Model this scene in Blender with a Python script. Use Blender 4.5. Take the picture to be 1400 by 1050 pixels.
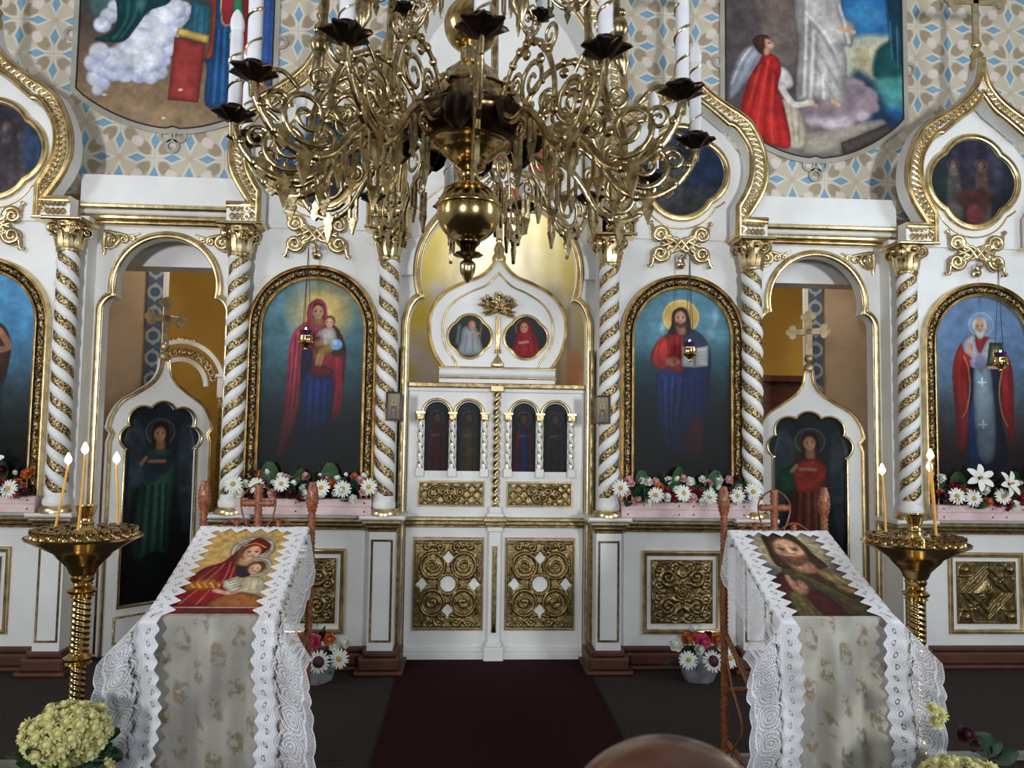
import bpy, bmesh, math, random
import numpy as np
from mathutils import Vector, Matrix
from mathutils.geometry import tessellate_polygon

for o in list(bpy.data.objects):
    bpy.data.objects.remove(o, do_unlink=True)
scene = bpy.context.scene
col = scene.collection
PI = math.pi
random.seed(7)

# ------------------------------------------------------------------ camera
YAW, PITCH, ROLL = -0.056491, 0.06437151, 0.01460646
CAM = Vector((-0.2064766, -5.23347412, 1.6))
_F = Vector((-math.sin(YAW)*math.cos(PITCH), math.cos(YAW)*math.cos(PITCH), math.sin(PITCH)))
_R0 = Vector((math.cos(YAW), math.sin(YAW), 0)); _U0 = _R0.cross(_F)
_R = math.cos(ROLL)*_R0 + math.sin(ROLL)*_U0
_U = -math.sin(ROLL)*_R0 + math.cos(ROLL)*_U0
cd = bpy.data.cameras.new('camera'); cam = bpy.data.objects.new('camera', cd); col.objects.link(cam)
cam.matrix_world = Matrix(((_R.x, _U.x, -_F.x, CAM.x), (_R.y, _U.y, -_F.y, CAM.y), (_R.z, _U.z, -_F.z, CAM.z), (0, 0, 0, 1)))
cd.sensor_width = 36; cd.lens = 27; cd.clip_start = 0.05; cd.clip_end = 60
cd.dof.use_dof = True; cd.dof.focus_distance = 5.0; cd.dof.aperture_fstop = 27/3.4
scene.camera = cam

def un(px, py, y):
    v = _F + _R*((px-700)/1050) - _U*((py-525)/1050)
    return CAM + v*((y-CAM.y)/v.y)

# ------------------------------------------------------------------ light
w = bpy.data.worlds.new('world'); scene.world = w; w.use_nodes = True
w.node_tree.nodes['Background'].inputs[0].default_value = (0.75, 0.86, 1.0, 1)
w.node_tree.nodes['Background'].inputs[1].default_value = 0.6
vs = scene.view_settings
vs.view_transform = 'Standard'; vs.look = 'None'; vs.gamma = 1; vs.use_curve_mapping = False
vs.exposure = -0.98

def area(name, loc, target, sx, sy, power, color, spread=0):
    l = bpy.data.lights.new(name, 'AREA'); l.shape = 'RECTANGLE'; l.size = sx; l.size_y = sy
    l.energy = power; l.color = color
    if spread: l.spread = math.radians(spread)
    o = bpy.data.objects.new(name, l); col.objects.link(o); o.location = loc
    o.rotation_euler = (Vector(target)-Vector(loc)).to_track_quat('-Z', 'Y').to_euler()
    return o
# daylight entering by the windows of the nave (rear pair, side pairs)
area('daylight_rear_left', (-2.5, -9.28, 2.0), (-2.6, 0, 3.9), 0.5, 1.0, 165, (0.93, 0.97, 1.0), 85)
area('daylight_rear_right', (2.7, -9.28, 2.0), (2.8, 0, 3.9), 0.5, 1.0, 165, (0.93, 0.97, 1.0), 85)
area('daylight_side_left', (-4.93, -3.6, 3.1), (-.6, -1.0, 1.3), 1.1, 2.0, 140, (0.88, 0.94, 1.0))
area('daylight_side_right', (4.93, -3.6, 3.1), (.6, -1.0, 1.3), 1.1, 2.0, 165, (0.76, 0.88, 1.0))
area('apse_fill_light', (0, .95, 3.95), (0, 1.3, 2.2), 1.0, .4, 34, (1.0, .94, .82))  # unseen fill light added to brighten the apse painting
area('pier_fill_left', (-2.05, 1.0, 3.75), (-3.0, 1.6, 2.1), .3, .3, 34, (1.0, .9, .75))  # unseen fill pair (left, right) added to brighten the pier fronts
area('pier_fill_right', (2.05, 1.0, 3.75), (3.0, 1.6, 2.1), .3, .3, 34, (1.0, .9, .75))
area('ochre_wall_fill_left', (-4.1, 2.2, 2.6), (-2.0, 3.4, 2.3), 0.8, 1.2, 15, (1.0, 0.95, 0.85))  # added fill pair lighting the ochre wall; the altar has no windows built
area('ochre_wall_fill_right', (4.1, 2.2, 2.6), (2.0, 3.4, 2.3), 0.8, 1.2, 15, (1.0, 0.95, 0.85))

# ------------------------------------------------------------------ shader helpers
class X:
    """a float socket with arithmetic"""
    def __init__(s, nt, sock): s.nt, s.s = nt, sock
    def _op(s, op, *others, clamp=False):
        n = s.nt.nodes.new('ShaderNodeMath'); n.operation = op; n.use_clamp = clamp
        for i, a in enumerate((s,)+others):
            if isinstance(a, X): s.nt.links.new(a.s, n.inputs[i])
            else: n.inputs[i].default_value = a
        return X(s.nt, n.outputs[0])
    def __add__(s, o): return s._op('ADD', o)
    def __sub__(s, o): return s._op('SUBTRACT', o)
    def __mul__(s, o): return s._op('MULTIPLY', o)
    def __truediv__(s, o): return s._op('DIVIDE', o)
    def abs(s): return s._op('ABSOLUTE')
    def fract(s): return s._op('FRACT')
    def sin(s): return s._op('SINE')
    def sqrt(s): return s._op('SQRT')
    def min(s, o): return s._op('MINIMUM', o)
    def max(s, o): return s._op('MAXIMUM', o)
    def lt(s, o): return s._op('LESS_THAN', o)
    def gt(s, o): return s._op('GREATER_THAN', o)
    def step(s, a, b):                          # smooth 0..1 between a and b
        n = s.nt.nodes.new('ShaderNodeMapRange'); n.interpolation_type = 'SMOOTHSTEP'
        s.nt.links.new(s.s, n.inputs[0]); n.inputs[1].default_value = a; n.inputs[2].default_value = b
        return X(s.nt, n.outputs[0])

def newmat(name):
    m = bpy.data.materials.new(name); m.use_nodes = True
    return m, m.node_tree, m.node_tree.nodes['Principled BSDF']

def coords(nt, kind='Object'):
    t = nt.nodes.new('ShaderNodeTexCoord'); s = nt.nodes.new('ShaderNodeSeparateXYZ')
    nt.links.new(t.outputs[kind], s.inputs[0])
    return t.outputs[kind], [X(nt, s.outputs[i]) for i in range(3)]

def noise(nt, vec, scale, detail=3, rough=0.5):
    n = nt.nodes.new('ShaderNodeTexNoise'); n.inputs['Scale'].default_value = scale
    n.inputs['Detail'].default_value = detail; n.inputs['Roughness'].default_value = rough
    if vec is not None: nt.links.new(vec, n.inputs['Vector'])
    return X(nt, n.outputs['Fac'])

def mixc(nt, fac, a, b):
    n = nt.nodes.new('ShaderNodeMix'); n.data_type = 'RGBA'
    if isinstance(fac, X): nt.links.new(fac.s, n.inputs[0])
    else: n.inputs[0].default_value = fac
    for i, c in ((6, a), (7, b)):
        if isinstance(c, tuple): n.inputs[i].default_value = (*c[:3], 1)
        else: nt.links.new(c, n.inputs[i])
    return n.outputs[2]

def bump(nt, bs, h, strength, dist):
    b = nt.nodes.new('ShaderNodeBump'); b.inputs['Strength'].default_value = strength; b.inputs['Distance'].default_value = dist
    nt.links.new(h.s, b.inputs['Height']); nt.links.new(b.outputs[0], bs.inputs['Normal'])

def srgb(*c):
    return tuple((x/12.92 if x <= .04045 else ((x+.055)/1.055)**2.4) for x in (v/255 for v in c))

def mat(name, c1, c2=None, metal=0.0, rough=0.5, nscale=6.0, lo=.35, hi=.65, bscale=0, bstr=0.3, bdist=.004, coat=0, spec=.5, emit=None, estr=0, sub=0, trans=0):
    m, nt, bs = newmat(name)
    vec, _ = coords(nt)
    bs.inputs['Metallic'].default_value = metal; bs.inputs['Roughness'].default_value = rough
    bs.inputs['Specular IOR Level'].default_value = spec
    if coat: bs.inputs['Coat Weight'].default_value = coat; bs.inputs['Coat Roughness'].default_value = .12
    n = noise(nt, vec, nscale, 4)
    c2 = c2 or tuple(v*.82 for v in c1)
    nt.links.new(mixc(nt, n.step(lo, hi), c2, c1), bs.inputs['Base Color'])
    if bscale:
        bump(nt, bs, noise(nt, vec, bscale, 3), bstr, bdist)
    if emit:
        bs.inputs['Emission Color'].default_value = (*emit, 1); bs.inputs['Emission Strength'].default_value = estr
    if trans: bs.inputs['Transmission Weight'].default_value = trans
    if sub: bs.inputs['Subsurface Weight'].default_value = sub
    return m

M = {}
M['white'] = mat('white_paint', (.80, .795, .775), (.74, .735, .72), rough=.38, nscale=3.5, bscale=22, bstr=.08, bdist=.003)
M['gold'] = mat('gilding', (.80, .65, .38), (.56, .42, .22), metal=1, rough=.27, nscale=14, bscale=60, bstr=.25, bdist=.002)
M['goldcarve'] = mat('carved_gilding', (.76, .61, .35), (.34, .24, .11), metal=1, rough=.3, nscale=45, bscale=70, bstr=.9, bdist=.006)
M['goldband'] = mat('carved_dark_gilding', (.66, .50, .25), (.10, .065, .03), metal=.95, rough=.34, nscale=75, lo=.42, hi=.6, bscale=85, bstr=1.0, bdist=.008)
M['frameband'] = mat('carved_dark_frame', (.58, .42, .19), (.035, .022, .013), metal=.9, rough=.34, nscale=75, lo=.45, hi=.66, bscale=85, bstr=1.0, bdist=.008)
M['relief'] = mat('relief_bronze_gilding', (.34, .25, .115), (.17, .12, .05), metal=.9, rough=.34, nscale=30, bscale=120, bstr=.4, bdist=.003)
M['brass'] = mat('polished_brass', (.66, .48, .21), (.50, .34, .13), metal=1, rough=.17, nscale=12, bscale=30, bstr=.08, bdist=.002)
M['brassold'] = mat('cast_brass', (.66, .53, .30), (.30, .21, .10), metal=1, rough=.24, nscale=38, bscale=70, bstr=.35, bdist=.003)
M['bronze'] = mat('dark_bronze', (.16, .105, .055), (.06, .035, .02), metal=1, rough=.22, nscale=18, bscale=30, bstr=.3, bdist=.004)
M['pan'] = mat('blackened_bronze', (.060, .038, .028), (.03, .02, .015), metal=.9, rough=.32, nscale=40)
M['candlewhite'] = mat('white_sleeve', (.80, .80, .84), (.72, .72, .78), rough=.42, nscale=20)
M['bulb'] = mat('frosted_bulb', (.86, .87, .90), (.80, .81, .85), rough=.28, nscale=10, sub=.2)
M['maroon'] = mat('maroon_base_paint', (.105, .034, .021), (.075, .024, .016), rough=.5, nscale=8)
M['carpet'] = mat('brown_carpet', (.050, .040, .036), (.034, .027, .025), rough=.95, nscale=90, bscale=260, bstr=.5, bdist=.004, spec=.1)
M['runner'] = mat('maroon_carpet', (.030, .0075, .009), (.021, .005, .0065), rough=.95, nscale=70, bscale=260, bstr=.5, bdist=.004, spec=.1)
M['nave'] = mat('nave_plaster', (.80, .78, .72), (.72, .70, .64), rough=.8, nscale=3)
M['ceil'] = mat('ceiling_plaster', (.74, .74, .73), (.66, .66, .66), rough=.85, nscale=2)
M['ochre'] = mat('ochre_paint', (.50, .29, .035), (.40, .22, .025), rough=.75, nscale=1.6)
M['beige'] = mat('beige_paint', (.56, .42, .29), (.48, .35, .24), rough=.75, nscale=4)
M['pinkwood'] = mat('whitewashed_pink_wood', (.74, .56, .55), (.62, .44, .44), rough=.6, nscale=9, bscale=30, bstr=.2)
M['leaf'] = mat('leaf_green', (.020, .062, .028), (.010, .034, .018), rough=.42, nscale=18)
M['leaf2'] = mat('bright_leaf_green', (.035, .11, .030), (.02, .065, .02), rough=.42, nscale=18)
M['petalw'] = mat('white_petal', (.82, .82, .76), (.70, .71, .64), rough=.6, nscale=40)
M['petalp'] = mat('pink_petal', (.76, .40, .42), (.60, .26, .30), rough=.6, nscale=40)
M['petalh'] = mat('hot_pink_petal', (.72, .10, .22), (.52, .05, .13), rough=.6, nscale=40)
M['petalr'] = mat('red_petal', (.34, .018, .024), (.18, .008, .014), rough=.6, nscale=40)
M['petalo'] = mat('orange_petal', (.66, .19, .055), (.44, .10, .03), rough=.6, nscale=40)
M['petald'] = mat('burgundy_petal', (.075, .010, .022), (.035, .005, .012), rough=.6, nscale=40)
M['petaly'] = mat('cream_yellow_petal', (.78, .74, .36), (.60, .55, .20), rough=.65, nscale=40, sub=.1)
M['yellow'] = mat('flower_eye_yellow', (.66, .47, .10), (.45, .28, .05), rough=.8, nscale=90, bscale=200, bstr=.6)
M['silverpot'] = mat('silver_wrap', (.52, .54, .60), (.34, .36, .42), metal=.4, rough=.4, nscale=16, bscale=25, bstr=.4, bdist=.01)
M['wicker'] = mat('wicker', (.33, .098, .030), (.15, .040, .014), rough=.42, nscale=60, bscale=120, bstr=.5, bdist=.004, coat=.3)
M['wax'] = mat('beeswax', (.80, .45, .09), (.70, .36, .06), rough=.5, nscale=20, sub=.3)
M['flame'] = mat('flame', (1, .8, .4), rough=1, emit=(1, .72, .36), estr=40)
M['glassviolet'] = mat('violet_glass', (.045, .015, .07), (.03, .01, .05), rough=.08, nscale=8)
M['wire'] = mat('dark_wire', (.025, .02, .018), rough=.5)
M['frame'] = mat('dark_wood_frame', (.055, .022, .015), (.03, .012, .009), rough=.4, nscale=30)
M['knobwood'] = mat('polished_dark_wood', (.14, .035, .014), (.06, .014, .008), rough=.28, nscale=10, coat=.35)
M['step'] = mat('worn_step_edge', (.30, .29, .26), (.18, .17, .15), rough=.5, nscale=10, metal=.3)
M['oldgold'] = mat('dull_gilding', (.56, .45, .27), (.38, .29, .16), metal=.75, rough=.46, nscale=20)
M['redwood'] = mat('dark_red_wood', (.10, .030, .016), (.06, .018, .010), rough=.5, nscale=12)
M['radred'] = mat('red_glory_paint', (.52, .055, .03), (.38, .03, .02), rough=.5, nscale=20)
M['black'] = mat('black_paint', (.012, .011, .011), rough=.6)
M['vase'] = mat('blue_grey_vase', (.22, .26, .30), (.07, .09, .12), rough=.25, nscale=24, lo=.46, hi=.54)

def paint_mat(name, rough, coat, bscale=0, bstr=.2, bdist=.002):
    m, nt, bs = newmat(name)
    a = nt.nodes.new('ShaderNodeAttribute'); a.attribute_name = 'paint'
    vec, _ = coords(nt)
    n = noise(nt, vec, 9, 5)
    sc = nt.nodes.new('ShaderNodeVectorMath'); sc.operation = 'SCALE'
    nt.links.new(a.outputs['Color'], sc.inputs[0])
    nt.links.new((n*.30+.86).s, sc.inputs['Scale'])
    nt.links.new(sc.outputs[0], bs.inputs['Base Color'])
    bs.inputs['Roughness'].default_value = rough; bs.inputs['Specular IOR Level'].default_value = .16
    bs.inputs['Coat Weight'].default_value = coat; bs.inputs['Coat Roughness'].default_value = .2
    if bscale: bump(nt, bs, noise(nt, vec, bscale, 2), bstr, bdist)
    return m
M['oil'] = paint_mat('varnished_oil_paint', .5, .0, 8, .12, .01)
M['mural'] = paint_mat('wall_paint', .6, .0)
M['bead'] = paint_mat('bead_embroidery', .32, .2, 330, .8, .003)

# wallpaper-like stencil painting of the wall
def wallpaper():
    m, nt, bs = newmat('stencilled_wall_paint')
    vec, (x, y, z) = coords(nt)
    P = .506
    gx = (x-2.513)/P; gz = (z-3.588)/P
    ax = ((gx+.5).fract()-.5).abs(); az = ((gz+.5).fract()-.5).abs()
    far = (ax+az).gt(.5)
    ax = ax + far*((ax*-2)+.5); az = az + far*((az*-2)+.5)
    mx = ax.max(az); mn = ax.min(az)
    n1 = noise(nt, vec, 26, 3); n2 = noise(nt, vec, 7, 3)
    cream, tan, blue = srgb(214, 206, 190), srgb(160, 143, 118), srgb(116, 160, 190)
    # brown leaf blobs on the diagonals
    al = (ax+az)*.7071; ac = (ax-az).abs()*.7071
    d = (((al-.215)*(al-.215))/(.115*.115) + (ac*ac)/(.088*.088)).sqrt() + (n1-.5)*.8
    c = mixc(nt, d.step(1.15, .85), srgb(198, 187, 166), tan)
    fl = (((al-.33)*(al-.33)) + ac*ac).sqrt() + (n1-.5)*.09
    c = mixc(nt, fl.step(.085, .05)*.85, c, srgb(224, 212, 204))
    dd = (mx-.25).abs()/.13 + mn/.062
    c = mixc(nt, dd.step(1.75, 1.45), c, cream)
    c = mixc(nt, mn.step(.05, .035)*mx.lt(.14), c, cream)
    c = mixc(nt, dd.step(1.05, .95), c, blue)
    line = mn.step(.006, .003)*mx.lt(.16)
    c = mixc(nt, line*.6, c, srgb(150, 150, 150))
    sq = ((mx-.5).abs().max(mn)).step(.042, .036)
    c = mixc(nt, sq*.7, c, srgb(190, 168, 150))
    c = mixc(nt, n2.step(.3, .8)*.15, c, srgb(170, 165, 155))
    nt.links.new(c, bs.inputs['Base Color']); bs.inputs['Roughness'].default_value = .7
    return m
M['wallpaper'] = wallpaper()

def stripes(name, base, line):
    """blue ornament band with pale knotwork"""
    m, nt, bs = newmat(name)
    vec, (x, y, z) = coords(nt)
    f = ((z*5.2).fract()-.5)*.19
    d = ((f*f+x*x).sqrt()-.055).abs().step(.016, .009)
    e = ((f.abs()-.06).abs()+x.abs()).step(.03, .02)
    nt.links.new(mixc(nt, d.max(e), base, line), bs.inputs['Base Color']); bs.inputs['Roughness'].default_value = .7
    return m
M['ornament'] = stripes('blue_ornament_paint', srgb(82, 104, 132), srgb(166, 172, 174))

def lace(name):
    """open lace: UV.x along the strip (metres), UV.y across 0 inner .. 1 outer edge"""
    m, nt, bs = newmat(name)
    vec, (u, v, _) = coords(nt, 'UV')
    bs.inputs['Base Color'].default_value = (*srgb(244, 244, 250), 1); bs.inputs['Roughness'].default_value = .85
    # fan motifs between v .3 and .9
    fu = (u*10.5).fract()-.5
    r = ((fu*fu*1.0)+((v-.58)*(v-.58)*5.0)).sqrt()
    rings = ((r*44).sin()).gt(-.15)*r.lt(.62)
    eye = ((((u*21).fract()-.5)*((u*21).fract()-.5))+((v-.14)*(v-.14)*90)).sqrt()
    holes = (eye-.20).abs().step(.07, .03)
    net = (((u*420).sin())*((v*150).sin())).gt(-.30)
    dots = (noise(nt, vec, 46, 2)-.5).abs().step(.02, .05)
    band = ((v-.36).abs()).lt(.045)*(((u*62).sin())*((v*60).sin())).gt(.1)
    solid = net*.34 + rings*.30 + .36
    solid = solid.max((v-.98).gt(0)).max((v).lt(.28)*(net*.22+.70)).max((v-.85).abs().lt(.02))
    a = solid - holes*v.lt(.3)*.8 - band*.55 - (dots*-1+1)*.25*v.gt(.3)
    a = a._op('ADD', 0.0, clamp=True)
    nt.links.new(a.s, bs.inputs['Alpha'])
    return m
M['lace'] = lace('white_lace')

def brocade(name, dark):
    m, nt, bs = newmat(name)
    vec, (x, y, z) = coords(nt)
    n = noise(nt, vec, 26, 4, .65); n2 = noise(nt, vec, 5, 2); n3 = noise(nt, vec, 90, 2)
    fl = ((((x*44).sin())*((z*30+(x*13)).sin()))).step(.0, .45)*n.step(.44, .56)
    base = mixc(nt, n2.step(.35, .65), srgb(168, 164, 158), srgb(206, 201, 190))
    c = mixc(nt, fl*.75, base, srgb(134, 112, 78))
    c = mixc(nt, n3.step(.60, .68)*n.step(.46, .56), c, srgb(214, 186, 120))
    c = mixc(nt, dark, c, srgb(96, 92, 88))
    nt.links.new(c, bs.inputs['Base Color']); bs.inputs['Roughness'].default_value = .36
    bs.inputs['Sheen Weight'].default_value = .3
    bump(nt, bs, n, .3, .004)
    return m
M['brocade'] = brocade('cream_brocade', .0)
M['brocadedark'] = brocade('grey_brocade', .35)
# ------------------------------------------------------------------ mesh helpers
def catmull(pts, n=6, closed=False):
    out = []; N = len(pts)
    rng = range(N if closed else N-1)
    for i in rng:
        p0 = pts[(i-1) % N] if (closed or i > 0) else pts[i]
        p1 = pts[i]; p2 = pts[(i+1) % N]
        p3 = pts[(i+2) % N] if (closed or i+2 < N) else p2
        for k in range(n):
            t = k/n
            out.append(tuple(.5*((2*b)+(-a+c)*t+(2*a-5*b+4*c-d)*t*t+(-a+3*b-3*c+d)*t**3) for a, b, c, d in zip(p0, p1, p2, p3)))
    if not closed: out.append(tuple(pts[-1]))
    return out

class MB:
    def __init__(s): s.v = []; s.f = []; s.m = []; s.uv = None
    def add(s, vs, fs, mi=0):
        b = len(s.v); s.v += [tuple(p) for p in vs]; s.f += [tuple(i+b for i in f) for f in fs]; s.m += [mi]*len(fs); return s
    def box(s, x0, x1, y0, y1, z0, z1, mi=0, c=0.0):
        """box, optionally with chamfered long edges on the front face"""
        if x0 > x1: x0, x1 = x1, x0
        if c:
            f = [(x0+c, y0, z0+c), (x1-c, y0, z0+c), (x1-c, y0, z1-c), (x0+c, y0, z1-c)]
            g = [(x0, y0+c, z0), (x1, y0+c, z0), (x1, y0+c, z1), (x0, y0+c, z1)]
            h = [(x0, y1, z0), (x1, y1, z0), (x1, y1, z1), (x0, y1, z1)]
            fs = [(0, 1, 2, 3), (11, 10, 9, 8)]
            for k in range(4):
                j = (k+1) % 4
                fs += [(k, 4+k, 4+j, j), (4+k, 8+k, 8+j, 4+j)]
            return s.add(f+g+h, fs, mi)
        return s.add([(x0, y0, z0), (x1, y0, z0), (x1, y1, z0), (x0, y1, z0), (x0, y0, z1), (x1, y0, z1), (x1, y1, z1), (x0, y1, z1)],
                     [(0, 3, 2, 1), (4, 5, 6, 7), (0, 1, 5, 4), (1, 2, 6, 5), (2, 3, 7, 6), (3, 0, 4, 7)], mi)
    def prism(s, loop, y0, y1, holes=(), mi=0):
        loops = [list(loop)]+[list(h) for h in holes]
        tris = tessellate_polygon([[Vector((x, z, 0)) for x, z in L] for L in loops])
        flat = [p for L in loops for p in L]; n = len(flat)
        vs = [(x, y0, z) for x, z in flat]+[(x, y1, z) for x, z in flat]
        fs = []
        for t in tris:
            a, b, c = (Vector((flat[i][0], flat[i][1])) for i in t)
            cr = (b.x-a.x)*(c.y-a.y)-(b.y-a.y)*(c.x-a.x)
            if abs(cr) < 1e-12: continue
            t = tuple(t) if cr > 0 else tuple(reversed(t))
            fs.append(t); fs.append(tuple(i+n for i in reversed(t)))
        o = 0
        for k, L in enumerate(loops):
            ar = sum(L[i][0]*L[(i+1) % len(L)][1]-L[(i+1) % len(L)][0]*L[i][1] for i in range(len(L)))
            flip = (ar < 0) != (k > 0)
            for i in range(len(L)):
                j = (i+1) % len(L); q = (o+i, o+i+n, o+j+n, o+j)
                fs.append(tuple(reversed(q)) if not flip else q)
            o += len(L)
        return s.add(vs, fs, mi)
    def sweep(s, path, prof, y=0.0, closed=False, mi=0):
        """path [(x,z)], prof [(n,dy)]: n along the path's left normal, dy depth"""
        N = len(path); vs = []
        for i, p in enumerate(path):
            a = path[i-1] if (closed or i > 0) else None
            b = path[(i+1) % N] if (closed or i < N-1) else None
            def d(u, v):
                l = math.hypot(v[0]-u[0], v[1]-u[1]) or 1e-9
                return ((v[0]-u[0])/l, (v[1]-u[1])/l)
            t1 = d(a, p) if a else d(p, b); t2 = d(p, b) if b else t1
            n1 = (-t1[1], t1[0]); n2 = (-t2[1], t2[0])
            m = (n1[0]+n2[0], n1[1]+n2[1]); q = m[0]*n1[0]+m[1]*n1[1]
            q = max(q, .35)
            m = (m[0]/q, m[1]/q)
            vs += [(p[0]+m[0]*k, y+dy, p[1]+m[1]*k) for k, dy in prof]
        K = len(prof); fs = []
        for i in range(N if closed else N-1):
            j = (i+1) % N
            for k in range(K-1):
                fs.append((i*K+k, j*K+k, j*K+k+1, i*K+k+1))
        if not closed:
            fs += [tuple(range(K)), tuple(reversed(range((N-1)*K, N*K)))]
        return s.add(vs, fs, mi)
    def tube(s, path, r, seg=8, closed=False, flat=None, mi=0, cap=True):
        """flat=(axis vector, scale): squash the section along an axis"""
        path = [Vector(p) for p in path]; N = len(path); vs = []
        up = None
        for i, p in enumerate(path):
            a = path[i-1] if (closed or i > 0) else p
            b = path[(i+1) % N] if (closed or i < N-1) else p
            t = (b-a).normalized() if (b-a).length > 1e-9 else Vector((0, 0, 1))
            if up is None:
                up = t.orthogonal().normalized()
                if flat:
                    f = Vector(flat[0]); f = f-t*f.dot(t)
                    if f.length > 1e-4: up = f.normalized()
            up = (up-t*up.dot(t)).normalized()
            sd = t.cross(up)
            rr = r[i] if isinstance(r, (list, tuple)) else r
            k = flat[1] if flat else 1
            for q in range(seg):
                an = 2*PI*q/seg
                vs.append(p+up*(math.cos(an)*rr*k)+sd*(math.sin(an)*rr))
        fs = []
        for i in range(N if closed else N-1):
            j = (i+1) % N
            for q in range(seg):
                w2 = (q+1) % seg
                fs.append((i*seg+q, i*seg+w2, j*seg+w2, j*seg+q))
        if cap and not closed:
            fs += [tuple(reversed(range(seg))), tuple(range((N-1)*seg, N*seg))]
        return s.add(vs, fs, mi)
    def lathe(s, prof, seg=24, c=(0, 0, 0), mod=None, mi=0):
        vs = []
        for r, z in prof:
            for q in range(seg):
                an = 2*PI*q/seg; rr = r*(mod(an, z) if mod else 1)
                vs.append((c[0]+rr*math.cos(an), c[1]+rr*math.sin(an), c[2]+z))
        K = len(prof); fs = []
        for i in range(K-1):
            for q in range(seg):
                w2 = (q+1) % seg
                fs.append((i*seg+q, i*seg+w2, (i+1)*seg+w2, (i+1)*seg+q))
        fs += [tuple(reversed(range(seg))), tuple(range((K-1)*seg, K*seg))]
        return s.add(vs, fs, mi)
    def ball(s, c, r, seg=10, ring=7, mi=0):
        r = r if isinstance(r, tuple) else (r, r, r)
        vs = [(c[0], c[1], c[2]-r[2])]; fs = []
        for i in range(1, ring):
            t = PI*i/ring
            for q in range(seg):
                a = 2*PI*q/seg
                vs.append((c[0]+r[0]*math.sin(t)*math.cos(a), c[1]+r[1]*math.sin(t)*math.sin(a), c[2]-r[2]*math.cos(t)))
        vs.append((c[0], c[1], c[2]+r[2])); L = len(vs)-1
        for q in range(seg):
            w2 = (q+1) % seg
            fs.append((0, 1+w2, 1+q)); fs.append((L, 1+(ring-2)*seg+q, 1+(ring-2)*seg+w2))
            for i in range(ring-2):
                a, b = 1+i*seg, 1+(i+1)*seg
                fs.append((a+q, a+w2, b+w2, b+q))
        return s.add(vs, fs, mi)
    def xform(s, mtx, start=0):
        for i in range(start, len(s.v)): s.v[i] = tuple(mtx @ Vector(s.v[i]))
        return s
    def mesh(s, name, mats, ang=40):
        me = bpy.data.meshes.new(name); me.from_pydata(s.v, [], s.f)
        for m in (mats if isinstance(mats, (list, tuple)) else [mats]): me.materials.append(m)
        me.polygons.foreach_set('material_index', s.m)
        if ang:
            me.polygons.foreach_set('use_smooth', [True]*len(me.polygons)); me.set_sharp_from_angle(angle=math.radians(ang))
        me.update()
        return me
    def build(s, name, mats, parent=None, ang=40, loc=None):
        return link(name, s.mesh(name, mats, ang), parent, loc)

def link(name, me, parent=None, loc=None):
    o = bpy.data.objects.new(name, me); col.objects.link(o)
    if parent: o.parent = parent
    if loc: o.location = loc
    return o
def tag(o, label=None, cat=None, group=None, kind=None):
    if label: o['label'] = label
    if cat: o['category'] = cat
    if group: o['group'] = group
    if kind: o['kind'] = kind
    elif cat: o['kind'] = 'thing'
    return o
def empty(name, loc=(0, 0, 0), rz=0):
    o = bpy.data.objects.new(name, None); col.objects.link(o); o.location = loc; o.rotation_euler = (0, 0, rz); o.empty_display_size = .05
    return o
def stuff(o):
    o['kind'] = 'stuff'; return o
def copy_tree(o, parent=None):
    c = o.copy(); col.objects.link(c)
    if parent: c.parent = parent
    for ch in list(o.children): copy_tree(ch, c)
    return c

def arch_path(h, z0, zs, n=28, cx=0):
    p = [(cx-h, z0), (cx-h, z0+(zs-z0)*.5)]
    p += [(cx+h*math.cos(PI-PI*i/n), zs+h*math.sin(PI*i/n)) for i in range(n+1)]
    return p+[(cx+h, z0+(zs-z0)*.5), (cx+h, z0)]
def trefoil_path(h, z0, z1, hs, zc, R, cx=0, n=40):
    """straight jambs, quarter-round shoulders, a round head"""
    zsh = zc-math.sqrt(max(R*R-hs*hs, 0))
    L = [(-h, z0), (-h, z1)]
    L += [(-h+(h-hs)*(1-math.cos(PI/2*i/6)), z1+(zsh-z1)*math.sin(PI/2*i/6)) for i in range(1, 7)]
    a0 = math.atan2(zsh-zc, -hs)
    if a0 < 0: a0 += 2*PI
    a1 = PI-a0
    arc = [(R*math.cos(a0+(a1-a0)*i/n), zc+R*math.sin(a0+(a1-a0)*i/n)) for i in range(1, n)]
    Rr = [(-x, z) for x, z in reversed(L)]
    return [(cx+x, z) for x, z in L+arc+Rr]
def quatre(a, b, n=72, cx=0, cz=0, sc=1.0):
    out = []
    for i in range(n):
        t = -2*PI*i/n; ph = (t+PI/4) % (PI/2)-PI/4
        r = sc*(a*math.cos(ph)+math.sqrt(b*b-(a*math.sin(ph))**2))
        out.append((cx+r*math.cos(t), cz+r*math.sin(t)))
    return out
def roll(w, d, k=7, off=0.0):
    """half-round moulding profile w wide, d proud (towards -y)"""
    return [(off+w/2-w/2*math.cos(PI*i/k), -d*math.sin(PI*i/k)) for i in range(k+1)][::-1]
def ogee(w, d, off=0.0):
    """stepped gilded moulding"""
    return [(off+w*a, -d*b) for a, b in ((1, 0), (1, .35), (.86, .55), (.8, .95), (.62, 1), (.55, .72), (.4, .62), (.3, .85), (.16, .8), (.1, .4), (0, .3), (0, 0))]
def spiral(c, r0, r1, a0, turns, n=26):
    return [(c[0]+(r0+(r1-r0)*i/n)*math.cos(a0+2*PI*turns*i/n), c[1]+(r0+(r1-r0)*i/n)*math.sin(a0+2*PI*turns*i/n)) for i in range(n+1)]

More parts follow.
